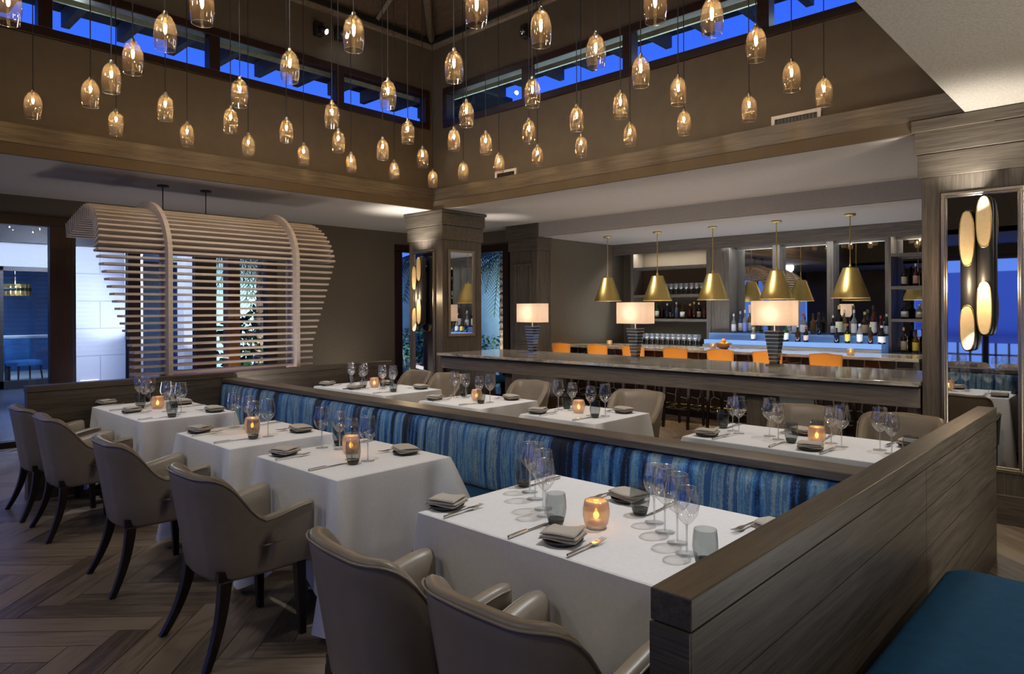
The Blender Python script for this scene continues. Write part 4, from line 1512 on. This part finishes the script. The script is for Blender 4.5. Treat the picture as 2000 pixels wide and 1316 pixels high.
M['shadebulb'] = emis('lamp_bulb', (1, .78, .55), 7)
LAMPS = [(-6.13, 6.90, 'crystal table lamp with oblong blush shade nearest the corner column'), (-4.50, 6.90, 'crystal table lamp with oblong blush shade midway along the counter'),
         (-2.835, 6.90, 'crystal table lamp with oblong blush shade nearest the mirrored pier')]
for x, y, lb in LAMPS:
    place('lamp', table_lamp, (x, y, 1.0012), 0, lb, 'crystal table lamps')
    point((x, y, 1.0 + .53), 2.0, (1, .74, .5), .04)

# brass cone pendants over the inner bar
def cone():
    t = empty('brass_pendant', label='brass cone pendant', cat='pendant light')
    MB().lathe([(.085, .365), (.215, .004)], 40).build('cone_shade', 'gold', t)
    MB().lathe([(.082, .360), (.211, .004)], 40).build('lining', 'brassin', t)
    MB().lathe([(.210, 0), (.217, 0), (.217, .007), (.210, .007), (.210, 0)], 40).build('rim', 'brassin', t)
    MB().lathe([(.0, .372), (.083, .370), (.086, .364), (.0, .363)], 30).build('cap', 'gold', t)
    MB().lathe([(.018, .37), (.018, .395), (.010, .41), (.0065, .43), (.0065, ZB - 1.70 - .02)], 12).build('rod', 'gold', t)
    MB().lathe([(.0, ZB - 1.70 - .024), (.062, ZB - 1.70 - .022), (.065, ZB - 1.70 - .002), (.0, ZB - 1.70 - .001)], 24).build('ceiling_rose', 'gold', t)
    MB().lathe([(.0, .30), (.03, .29), (.04, .24), (.03, .20), (.0, .19)], 14).build('bulb', 'shadebulb', t)
    return t
for i, x in enumerate((-6.315, -5.415, -4.525, -3.625, -2.72)):
    place('cone', cone, (x, 8.90, 1.70), 0, 'brass cone pendant, %s from the pilaster over the inner bar' % ORD[i], 'brass cone pendants')
    spot((x - .55, 7.7, 2.90), (x, 8.9, 1.86), 14, 16, NEUT, .6, .02)  # added spot in front, puts a highlight on the cone
    spot((x, 8.9, 1.88), (x, 8.9, 0), 18, 100, WARM, .5, .03)

# ---------------------------------------------------------------- back bar
t = empty('back_bar', (-4.5, 10.25, 0), 0, 'grey oak back bar with open shelves, mirrors and blue-lit bottle steps', 'back bar')
W = 'greywood_x'
wpart(MB().box(-7.12, -1.2, 9.98, 10.54, 0, .945), 'cabinet', 'wood_x', t)
wpart(MB().box(-7.12, -1.2, 9.94, 10.54, .947, .975), 'worktop', 'stone', t)
wpart(MB().box(-7.12, -1.2, 10.20, 10.54, 2.575, ZB - .002), 'lintel', W, t, .004)
wpart(MB().box(-7.12, -1.2, 10.20, 10.225, 2.535, 2.574), 'lintel_lip', W, t)  # lip added to screen the strip lights behind it
for x0, x1 in ((-6.76, -6.70), (-5.31, -5.24)):
    wpart(MB().box(x0, x1, 10.22, 10.54, .976, 2.573), 'upright', 'greywood_z', t)
wpart(MB().box(-5.236, -4.93, 10.24, 10.54, .976, 2.573), 'wide_panel', 'greywood_z', t)
for x0, x1 in ((-4.30, -4.19), (-3.50, -3.41), (-2.73, -2.65)):
    wpart(MB().box(x0, x1, 10.40, 10.54, 1.20, 2.573), 'upright', 'greywood_z', t)
wpart(MB().box(-2.645, -2.61, 10.22, 10.54, .976, 2.573), 'upright', 'greywood_z', t)
for z in (1.41, 1.82, 2.30):
    wpart(MB().box(-6.698, -5.312, 10.22, 10.535, z - .045, z), 'shelf', W, t)
for z in (1.43, 1.87, 2.31):
    wpart(MB().box(-2.608, -1.22, 10.22, 10.50, z - .04, z), 'shelf', W, t)
wpart(MB().box(-4.928, -2.735, 10.526, 10.536, 1.20, 2.52), 'mirror_panel', 'mirror', t)
wpart(MB().box(-2.608, -1.22, 10.526, 10.536, .98, 2.52), 'mirror_panel', 'mirror', t)
wpart(MB().box(-5.22, -2.66, 9.96, 10.12, .976, 1.095), 'bottle_step', 'stepglass', t, .003)
wpart(MB().box(-5.22, -2.66, 10.122, 10.39, .976, 1.195), 'bottle_step', 'stepglass', t, .003)
wpart(MB().box(-5.235, -2.66, 9.945, 9.957, .976, 1.02), 'step_rail', W, t)
wpart(MB().box(-4.928, -1.22, 10.51, 10.54, 2.521, 2.573), 'top_rail', W, t)
area((-3.95, 10.24, 2.57), (-3.95, 10.20, 1.1), 4.5, 2.2, .03, (.85, .92, 1.0))
area((-6.0, 10.27, 2.57), (-6.0, 10.3, 1.3), 8, 1.3, .03, NEUT)
area((-2.2, 10.27, 2.57), (-2.2, 10.3, 1.3), 2, .7, .03, NEUT)

# bottles
BG = {}
def bglass(key, col):
    if key not in BG:
        BG[key] = bottle_glass('bottle_glass_' + key, col)
    return BG[key]
def blabel(key, col):
    k = 'label_' + key
    if k not in M:
        M[k] = plain('paper_label_' + key, col, .6, var=.15, vs=90)
    return k
GLS = {'clear': (.85, .9, .92), 'green': (.05, .32, .09), 'dark': (.035, .028, .025), 'amber': (.55, .25, .05), 'red': (.32, .03, .03), 'brown': (.16, .07, .025), 'navy': (.03, .05, .11), 'gold': (.85, .65, .18), 'white': (.9, .9, .9), 'blue': (.25, .45, .85), 'purple': (.12, .04, .10)}
LBC = {'white': (.78, .77, .72), 'cream': (.72, .66, .45), 'yellow': (.85, .62, .08), 'blue': (.20, .28, .75), 'pink': (.72, .50, .45), 'tan': (.55, .42, .25), 'gold': (.6, .42, .12), 'black': (.03, .03, .03)}
CAPS = {'white': (.8, .8, .8), 'black': (.02, .02, .02), 'red': (.5, .03, .03), 'gold': (.7, .5, .15), 'silver': (.6, .6, .62)}
def bottle(x, y, z, H, r, g, lb, cp, label, group, shape='round'):
    t = empty('liquor_bottle', (x, y, z), 0, label, 'bottle', group)
    hs = H * (.58 if shape != 'squat' else .52)
    nk = r * .34
    if shape == 'cone':
        prof = [(r * .9, 0), (r, .006), (r, H * .45), (r * .92, H * .55), (r * .2, H * .93)]
    else:
        prof = [(r * .9, 0), (r, .006), (r, hs * .92), (r * .93, hs), (r * .6, hs + H * .07), (nk, hs + H * .13), (nk, H * .9)]
    mat = bglass(g, GLS[g])
    bd = MB().lathe(prof, 16, cap0=True).build('body', mat, t)
    MB().lathe([(nk * 1.15, H * .87), (nk * 1.2, H * .99), (nk * .9, H), (.0, H)], 12).build('cap', blabel('cap_' + cp, CAPS[cp]), t)
    if lb:
        MB().lathe([(r + .0008, hs * .18), (r + .0008, hs * .78)], 16).build('paper_label', blabel(lb, LBC[lb]), bd)
FR = [(1471, 'clear', 'white', 'silver', .20, .033, 'clear bottle with white label on the lower bottle step', 'round'),
      (1535, 'green', 'white', 'black', .27, .037, 'green glass bottle with white label on the lower step', 'round'),
      (1558, 'brown', None, 'silver', .24, .038, 'dark brown bottle with silver cap on the lower step', 'squat'),
      (1574, 'dark', 'pink', 'red', .21, .034, 'dark bottle with blush label on the lower step', 'round'),
      (1634, 'navy', None, 'silver', .24, .036, 'near-black bottle with silver cap on the lower step', 'squat'),
      (1655, 'dark', 'yellow', 'red', .27, .034, 'bottle with yellow label and red neck on the lower step', 'round'),
      (1679, 'white', 'white', 'white', .27, .038, 'white bottle with cone-shaped top on the lower step', 'cone'),
      (1700, 'brown', None, 'gold', .26, .032, 'plain amber-brown bottle on the lower step', 'round'),
      (1722, 'dark', 'white', 'silver', .25, .046, 'wide dark bottle with white label on the lower step', 'squat')]
BK = [(1433, 'clear', 'white', 'white', .30, .036, 'tall clear bottle with white label nearest the shelf end of upper step'), (1446, 'blue', 'white', 'silver', .34, .034, 'pale blue bottle beside the tall clear one on the upper step'),
      (1455, 'clear', 'blue', 'silver', .36, .033, 'clear bottle with blue label on the upper step'), (1464, 'gold', 'white', 'white', .36, .033, 'pale yellow bottle with white label on the upper step'),
      (1472, 'gold', None, 'white', .34, .033, 'pale yellow unlabelled bottle on the upper step'),
      (1551, 'clear', 'white', 'silver', .27, .034, 'clear bottle with white label behind the green bottle'), (1569, 'white', 'white', 'red', .31, .042, 'white bottle with red cap on the upper step'),
      (1588, 'amber', None, 'black', .31, .040, 'amber bottle on the upper step below the lamp reflection'), (1600, 'dark', None, 'black', .33, .033, 'slim black bottle beside the amber one on the upper step'),
      (1627, 'dark', 'white', 'white', .28, .034, 'black bottle with white label behind the near-black bottle'), (1639, 'dark', 'cream', 'gold', .42, .048, 'large dark bottle with cream label on the upper step'),
      (1649, 'gold', 'cream', 'white', .36, .032, 'slim straw-coloured bottle beside the large cream-label bottle'), (1668, 'clear', 'white', 'silver', .36, .038, 'tall clear bottle behind the white cone-topped bottle'),
      (1689, 'brown', 'tan', 'gold', .33, .044, 'brown bottle with tan label on the upper step'), (1706, 'red', 'white', 'black', .42, .042, 'tall dark red bottle with white label on the upper step'),
      (1732, 'navy', 'white', 'white', .30, .036, 'navy bottle with white label at the post end of upper step'), (1720, 'red', None, 'red', .28, .034, 'red bottle between the navy and tall dark red bottles')]
def bx_(px, y):      # a point of the shelf line, from its bearing
    d = _D + _R0 * ((px - 1000) / 1335.5)
    return d.x / d.y * y
for px, g, lb, cp, H, r, label, sh in FR:
    bottle(bx_(px, 10.03), 10.03, 1.096, H, r, g, lb, cp, label, 'bottles on the blue steps', sh)
for i, (px, g, lb, cp, H, r, label) in enumerate(BK):
    yy = 10.22 + .09 * (i % 2)
    bottle(bx_(px, yy), yy, 1.196, H, r, g, lb, cp, label, 'bottles on the blue steps')
SH = [(1283, 'green', 'cream', 'black', .29, .037, 'green wine bottle with cream label on the shelf'), (1293, 'purple', None, 'black', .29, .036, 'dark plum bottle beside the green wine bottle'),
      (1303, 'navy', None, 'silver', .26, .034, 'slim navy bottle on the left-shelf row'.replace('left-shelf', 'oak shelf')), (1308, 'dark', 'white', 'black', .25, .034, 'black bottle with slanted white label on the oak shelf'),
      (1314, 'dark', None, 'black', .31, .032, 'tall plain black bottle on the oak shelf'), (1321, 'clear', 'blue', 'white', .28, .036, 'clear bottle with blue label on the oak shelf'),
      (1333, 'brown', 'white', 'black', .26, .040, 'brown bottle with narrow white label on the oak shelf'), (1348, 'red', None, 'gold', .25, .044, 'round maroon bottle on the oak shelf'),
      (1356, 'brown', None, 'gold', .28, .032, 'slim brown bottle beside the maroon one'), (1365, 'dark', 'white', 'white', .27, .036, 'black bottle with white label and white cap on the oak shelf'),
      (1376, 'red', None, 'black', .25, .036, 'dark red bottle near the shelf upright'), (1384, 'brown', None, 'black', .26, .036, 'brown bottle against the shelf upright')]
for i, (px, g, lb, cp, H, r, label) in enumerate(SH):
    yy = 10.32 + .07 * (i % 2)
    bottle(bx_(px, yy), yy, 1.411, H, r, g, lb, cp, label, 'bottles on the oak shelf')
RS = [(1766, 1.871, 'brown', 'white', 'black', .28, .036, 'dark whisky bottle with pale label on the upper mirrored shelf'), (1789, 1.871, 'red', 'pink', 'white', .30, .036, 'maroon bottle with white top on the upper mirrored shelf'),
      (1767, 1.431, 'dark', 'white', 'black', .22, .046, 'squat dark bottle with broad white label on the middle mirrored shelf'), (1796, 1.431, 'gold', 'white', 'silver', .20, .044, 'amber bottle with white label on the middle mirrored shelf'),
      (1765, .976, 'brown', 'tan', 'gold', .34, .038, 'square-shouldered brown bottle with slanted label on the worktop'), (1788, .976, 'amber', 'yellow', 'black', .31, .040, 'amber bottle with yellow label on the worktop')]
for px, z, g, lb, cp, H, r, label in RS:
    bottle(bx_(px, 10.34), 10.34, z, H, r, g, lb, cp, label, 'bottles on the mirrored shelves')

# stemmed glasses on the back bar
bar_glass = None
def put_bar_glass(x, y, z, label, group, flip=False):
    global bar_glass
    if bar_glass is None:
        mb = MB().lathe([(.034, 0), (.034, .003), (.006, .007), (.004, .02), (.004, .075), (.02, .085), (.038, .115), (.040, .135), (.034, .185)], 14, cap0=True)
        bar_glass = mb.build('stemmed_glass', 'stemglass')
        o = bar_glass
    else:
        o = bar_glass.copy()
        COL.objects.link(o)
    o.location = (x, y, z)
    tag(o, label, 'wine glass', group)
for r in range(2):
    for k in range(13):
        put_bar_glass(-6.62 + k * .10, 10.06 + r * .11, .9755, 'clear stemmed glass in the double row on the back worktop', 'glasses on the back worktop')
for r in range(2):
    for k in range(9):
        put_bar_glass(-6.18 + k * .095, 10.29 + r * .11, 1.8205, 'clear stemmed glass in the double row on the upper oak shelf', 'glasses on the upper oak shelf')

# small candles and the fruit bowl
def votive():
    t = empty('candle_holder', label='votive', cat='candle holder')
    MB().lathe([(.038, .0), (.044, .012), (.047, .04), (.044, .075), (.041, .075), (.043, .04)], 20, cap0=True).build('holder', 'frost', t)
    MB().lathe([(.026, .004), (.026, .03), (.0, .031)], 14).build('wax', 'candlewax', t)
    MB().lathe([(.0, .032), (.010, .040), (.011, .048), (.005, .060), (.0, .068)], 10).build('flame', 'flame', t)
    return t
for px, y, lb in ((1190, 9.05, 'small lit votive on the inner bar nearest the pilaster'), (1392, 9.25, 'small lit votive on the inner bar beside the fruit bowl'), (1661, 9.05, 'small lit votive on the inner bar nearest the mirrored pier')):
    place('votive', votive, (bx_(px, y), y, 1.0012), 0, lb, 'votives on the inner bar')
    point((bx_(px, y), y, 1.05), .25, (1, .48, .14), .01)
bxx = bx_(1413, 9.26)
t = empty('fruit_bowl', (bxx, 9.26, 1.0012), 0, 'turned brown bowl of citrus on the inner bar', 'bowl')
MB().lathe([(.05, 0), (.06, .004), (.10, .035), (.115, .075), (.108, .075), (.09, .036), (.04, .012), (.0, .012)], 26, cap0=True).build('bowl_body', 'bowl', t)
MB().lathe([(.107, .074), (.116, .074), (.117, .079), (.107, .079), (.107, .074)], 26).build('rim', 'bowl', t)
fr = None
for i, (dx, dy, dz) in enumerate(((-.045, .0, .050), (.045, .01, .052), (0, -.045, .054), (.0, .05, .056), (.0, .0, .098))):
    if fr is None:
        fr = MB().lathe([(.0, -.036), (.018, -.031), (.032, -.016), (.036, 0), (.032, .016), (.018, .031), (.0, .036)], 14).build('citrus_fruit', 'fruit')
        o = fr
    else:
        o = fr.copy(); COL.objects.link(o)
    o.location = (bxx + dx, 9.26 + dy, 1.014 + dz)
    tag(o, 'orange citrus fruit heaped in the brown bowl on the inner bar', 'fruit', 'citrus in the bowl')

# added soft spots under the low ceilings, with no fixtures
for p, w in (((-8.3, 5.6, 2.90), 14), ((-8.7, .8, 2.90), 14), ((-6.2, 7.55, 2.90), 22), ((-4.2, 7.6, 2.90), 22), ((-2.3, 7.6, 2.90), 22), ((.9, 4.6, 3.0), 26), ((.6, 1.2, 3.0), 12)):
    spot(p, (p[0], p[1], 0), w, 95, NEUT, .7, .05)
spot((-7.15, 7.0, 2.25), (-7.05, 7.25, 3.2), 10, 75, NEUT, .9, .03)

# ---------------------------------------------------------------- the courtyard beyond the glass
struct('ground_courtyard', MB().box(-26, XG - .12, -12, 22, -.06, -.012), 'terrace')
struct('ground_garden', MB().box(XG - .12, 4, 8.57, 22, -.055, -.010), 'soil')
FX = -17.0
t = empty('courtyard_building', (FX, 2.0, 0), 0, 'white block building across the courtyard with black glazed doors', 'building')
mb = MB()
mb.box(FX - .3, FX, -6, .9, 0, 2.98); mb.box(FX - .3, FX, 3.95, 5.33, 0, 2.98); mb.box(FX - .3, FX, .9, 3.95, 2.50, 2.98)
wpart(mb, 'facade', 'facade', t)
wpart(MB().box(FX - 1.5, FX + .25, -6, 5.6, 2.985, 3.9), 'fascia', 'doorframe', t)  # dark band added to keep the view above the facade dark
mb = MB()
for y in (.9, 1.9, 2.86, 3.87):
    mb.box(FX - .12, FX - .02, y, y + .09 + (.06 if y in (1.9, 2.86) else 0), 0, 2.5)
mb.box(FX - .12, FX - .02, .9, 3.95, 2.41, 2.5); mb.box(FX - .12, FX - .02, .9, 3.95, 0, .16)
wpart(mb, 'door_frame', 'doorframe', t)
wpart(MB().box(FX - .08, FX - .07, 1.0, 3.87, .16, 2.41), 'door_pane', 'doorpane', t)
wpart(MB().box(FX - 5.0, FX - 4.9, -3, 7, 0, 3.0), 'inner_wall', 'blueroom', t)
wpart(MB().box(FX - 5.0, FX - .3, -3, 7, -.01, 0.005), 'inner_floor', 'white', t)
wpart(MB().box(FX - 5.0, FX - .3, -3, 7, 2.7, 2.75), 'inner_ceiling', 'doorframe', t)
wpart(MB().box(FX - 5.0, FX - .3, 6.9, 7, 0, 2.7), 'inner_side_wall', 'blueroom', t)
area((FX - 2.4, 2.6, 2.65), (FX - 3.0, 2.6, 0), 60, 2, 2, (.55, .78, 1.0))
t = empty('bar_table', (FX - 1.8, 3.3, .006), 0, 'high white-topped table inside the glazed building', 'table')
wpart(MB().box(FX - 2.2, FX - 1.5, 1.2, 5.6, .98, 1.03), 'tabletop', 'white', t)
for y in (1.5, 3.4, 5.3):
    wpart(MB().box(FX - 1.9, FX - 1.8, y - .05, y + .05, .006, .98), 'leg', 'darkwood', t)
def bluechair():
    t = empty('blue_chair', label='blue chair', cat='chair')
    MB().loft([[(x, -.26 - .06 * (z - .5) - .03 * math.cos(x * 5), z) for x in (-.28, -.14, 0, .14, .28)] + [(x, -.20 - .06 * (z - .5), z) for x in (.26, .13, 0, -.13, -.26)] for z in (.42, .6, .8, .95)], True, True).build('backrest', 'bluechair', t)
    padded(-.27, .27, -.24, .26, .38, .50, .05).build('seat', 'bluechair', t)
    for sx in (-1, 1):
        for sy in (-1, 1):
            MB().tube([(sx * .22, sy * .2, .39), (sx * .25, sy * .24, 0)], [.022, .014], 8).build('leg', 'darkwood', t)
    return t
place('bluechair', bluechair, (FX - 1.0, 3.55, .02), -PI / 2 + .3, 'blue upholstered chair behind the glazed doors, in full view', 'blue chairs across the courtyard')
place('bluechair', bluechair, (FX - 1.0, 2.55, .02), -PI / 2 - .2, 'blue upholstered chair behind the door stile across the courtyard', 'blue chairs across the courtyard')
t = empty('drum_chandelier', (FX - 2.2, 3.62, 1.95), 0, 'gold drum chandelier hanging inside the glazed building', 'chandelier')
mb = MB()
for k in range(20):
    a = 2 * PI * k / 20
    mb.boxm(.075, .012, .26, Matrix.Translation((.30 * math.cos(a), .30 * math.sin(a), .13)) @ Matrix.Rotation(a + PI / 2, 4, 'Z'))
mb.build('drum_plates', 'gold', t)
MB().lathe([(.29, .10), (.31, .10), (.31, .17), (.29, .17), (.29, .10)], 24).build('black_band', 'black', t)
MB().tube([(0, 0, .26), (0, 0, .745)], .01, 8).build('chain', 'chrome', t)
MB().lathe([(.0, .05), (.1, .06), (.1, .2), (.0, .21)], 12).build('bulb', 'shadebulb', t)

# facade and garden lighting
area((-13.4, 4.2, 2.9), (FX, 4.7, 1.2), 42, .5, .5, (.78, .86, 1.0), 120)
spot((FX + .9, 5.5, 1.2), (FX, 4.95, 1.5), 30, 70, (.85, .92, 1), .6)
area((-13.5, 1.0, 3.2), (FX, 1.8, 2.7), 34, .5, .5, (.72, .80, 1.0), 120)
spot((-12.4, 3.4, 3.8), (-11.6, 2.0, 0), 420, 75, (.45, .62, 1.0), .8)  # added blue light, brightens the terrace slabs

mb = MB()
mb.box(-19.2, -19.0, 5.6, 18, 0, 3.4)
struct('wall_garden_west', mb, 'gardenwall')
struct('wall_garden_north', MB().box(-19.0, -4, 16.0, 16.2, 0, 4.6), 'gardenwall')
area((-16.5, 9.5, .4), (-19.0, 9.5, 1.9), 120, 3.5, .3, (.75, 1.0, .95), 140)
area((-12.5, 14.3, .4), (-12.6, 16.0, 2.0), 150, 4.0, .3, (.68, .93, 1.0), 140)
t = empty('courtyard_column', (-15.2, 6.0, 0), 0, 'white lit column in the courtyard glimpsed through the slats', 'column', None, 'thing')
wpart(MB().box(-15.3, -14.95, 5.75, 6.05, 0, 3.0), 'shaft', 'white', t)
wpart(MB().box(-15.33, -14.92, 5.72, 6.08, 3.0, 3.1), 'capital', 'white', t)
spot((-14.2, 6.1, .3), (-15.1, 5.9, 1.8), 30, 60, COOL)
t = empty('courtyard_column', (-14.6, 4.68, 0), 0, 'narrow white lit column glimpsed near the first canopy rib', 'column', None, 'thing')
wpart(MB().box(-14.75, -14.5, 4.55, 4.80, 0, 3.0), 'shaft', 'white', t)
wpart(MB().box(-14.78, -14.47, 4.52, 4.83, 3.0, 3.1), 'capital', 'white', t)
spot((-13.7, 4.6, .3), (-14.6, 4.68, 1.8), 22, 60, COOL)
t = empty('timber_post', (-10.9, 4.90, 0), 0, 'rust coloured timber post lit from below outside the glass', 'post', None, 'thing')
wpart(MB().box(-11.0, -10.8, 4.84, 5.04, 0, 3.0), 'post_shaft', 'orangepost', t, .01)
wpart(MB().box(-11.06, -10.74, 4.78, 5.10, 0, .18), 'post_base', 'terrace', t)
spot((-10.3, 4.7, .15), (-10.9, 4.94, 1.2), 8, 60, WARM)

def palm(x, y, h, r, lean, label, seed, nf=22, fl=1.15):
    rng = random.Random(seed)
    t = empty('palm_tree', (x, y, -.01), 0, label, 'palm tree', 'courtyard palms')
    rings = []
    m = int(h / .05)
    for k in range(m + 1):
        u = k / m
        rr = r * (1.25 - .35 * u) * (1 + .16 * ((k % 3) - 1)) * rng.uniform(.93, 1.07)
        cxp, cyp = lean[0] * u * u, lean[1] * u * u
        rings.append([(cxp + rr * math.cos(2 * PI * a / 12) * rng.uniform(.9, 1.1), cyp + rr * math.sin(2 * PI * a / 12) * rng.uniform(.9, 1.1), h * u) for a in range(12)])
    MB().loft(rings, True, True, False).build('trunk', 'bark', t)
    top = Vector((lean[0], lean[1], h))
    for f in range(nf):
        az = 2 * PI * f / nf + rng.uniform(-.2, .2)
        up = rng.uniform(-.35, .95)
        d = Vector((math.cos(az), math.sin(az), 0))
        L_ = fl * rng.uniform(.8, 1.15)
        spine = []
        for k in range(11):
            u = k / 10
            spine.append(top + d * (L_ * u * (.95 - .15 * u)) + Vector((0, 0, L_ * (up * u - (.75 + .5 * max(0, up)) * u * u))))
        mb = MB()
        sd = Vector((-d.y, d.x, 0))
        for k in range(1, 10):
            for q in range(2):
                p = spine[k] + (spine[k + 1] - spine[k]) * (q * .5)
                tdir = (spine[min(10, k + 1)] - spine[k - 1]).normalized()
                wl = fl * .34 * math.sin(PI * min(1, (k + q * .5) / 10.5) ** .7) + .04
                for sg in (-1, 1):
                    tip = p + sd * sg * wl + tdir * wl * .7 + Vector((0, 0, -wl * .55))
                    mb.add([p - tdir * .012, p + tdir * .012, tip], [(0, 1, 2)])
        mb.tube(spine, .008, 4)
        mb.build('frond', 'frond', t)
def shrub(x, y, h, rad, label, seed, n=260, mat='leaf', size=.10, cat='shrub'):
    rng = random.Random(seed)
    t = empty('leafy_shrub', (x, y, -.01), 0, label, cat, 'courtyard shrubs')
    mb, st = MB(), MB()
    for k in range(9):
        a = rng.uniform(0, 6.28)
        st.tube([(0, 0, 0), (rad * .4 * math.cos(a), rad * .4 * math.sin(a), h * .5), (rad * .7 * math.cos(a), rad * .7 * math.sin(a), h * .85)], .008, 5)
    for k in range(n):
        a, zz = rng.uniform(0, 6.28), rng.uniform(.12, 1)
        rr = rad * math.sqrt(rng.random()) * (1.1 - .5 * abs(zz - .5))
        p = Vector((rr * math.cos(a), rr * math.sin(a), h * zz))
        d = Vector((rng.uniform(-1, 1), rng.uniform(-1, 1), rng.uniform(-.3, .9))).normalized()
        sd = d.cross(Vector((rng.uniform(-1, 1), rng.uniform(-1, 1), .3))).normalized()
        l = size * rng.uniform(.7, 1.4)
        mb.add([p, p + d * l * .5 + sd * l * .26, p + d * l, p + d * l * .5 - sd * l * .26], [(0, 1, 2, 3)])
    st.build('stem', 'bark', t)
    mb.build('foliage', mat, t)
palm(-12.35, 6.15, 2.7, .115, (.05, .05), 'stout palm trunk lit from below behind the canopy slats', 5, 26, 1.3)
palm(-14.5, .15, 2.8, .14, (.0, .15), 'lit palm trunk mirrored in the corner column', 6, 24, 1.3)
palm(-10.05, 10.35, 2.75, .055, (.06, -.05), 'slender palm with drooping fronds outside the garden window', 7, 26, 1.15)
palm(-12.2, 9.9, 2.75, .09, (0, .1), 'palm fronds against the dusk sky beside the corner column', 8, 20, 1.2)
shrub(-11.45, 5.35, 1.55, .34, 'broad leafed green shrub beside the stout palm', 9, 320, 'leaf', .16)
shrub(-11.3, 11.0, .95, .75, 'low green shrub outside the garden window', 10, 420, 'leaf', .10)
shrub(-9.9, 11.9, 1.7, .6, 'taller loose shrub outside the garden window', 11, 300, 'leaf', .09)
shrub(-11.9, 9.3, 1.15, .45, 'flowering shrub beside the corner column window', 12, 300, 'leaf', .10)
shrub(-13.2, 1.6, 1.6, .5, 'dark hedge shrub mirrored in the corner column', 13, 600, 'leaf', .14)
shrub(-14.2, 7.2, 1.3, .6, 'rounded shrub below the pale garden wall', 14, 320, 'leaf', .13)
spot((-11.9, 5.7, .15), (-12.35, 6.15, 2.0), 60, 70, (1, .95, .85))
spot((-13.9, -.1, .15), (-14.5, .15, 1.5), 110, 70, (.95, .97, 1.0))
spot((-9.7, 9.6, .15), (-10.05, 10.4, 2.2), 60, 80, (1, .93, .85))
spot((-10.9, 5.3, .2), (-11.45, 5.35, 1.0), 14, 90, (.9, 1, .9))
spot((-10.7, 10.4, .2), (-11.0, 11.2, .8), 25, 100, (.9, 1, .9))
spot((-11.4, 8.7, .2), (-12.0, 9.6, 1.6), 40, 90, (.7, .8, 1.0))
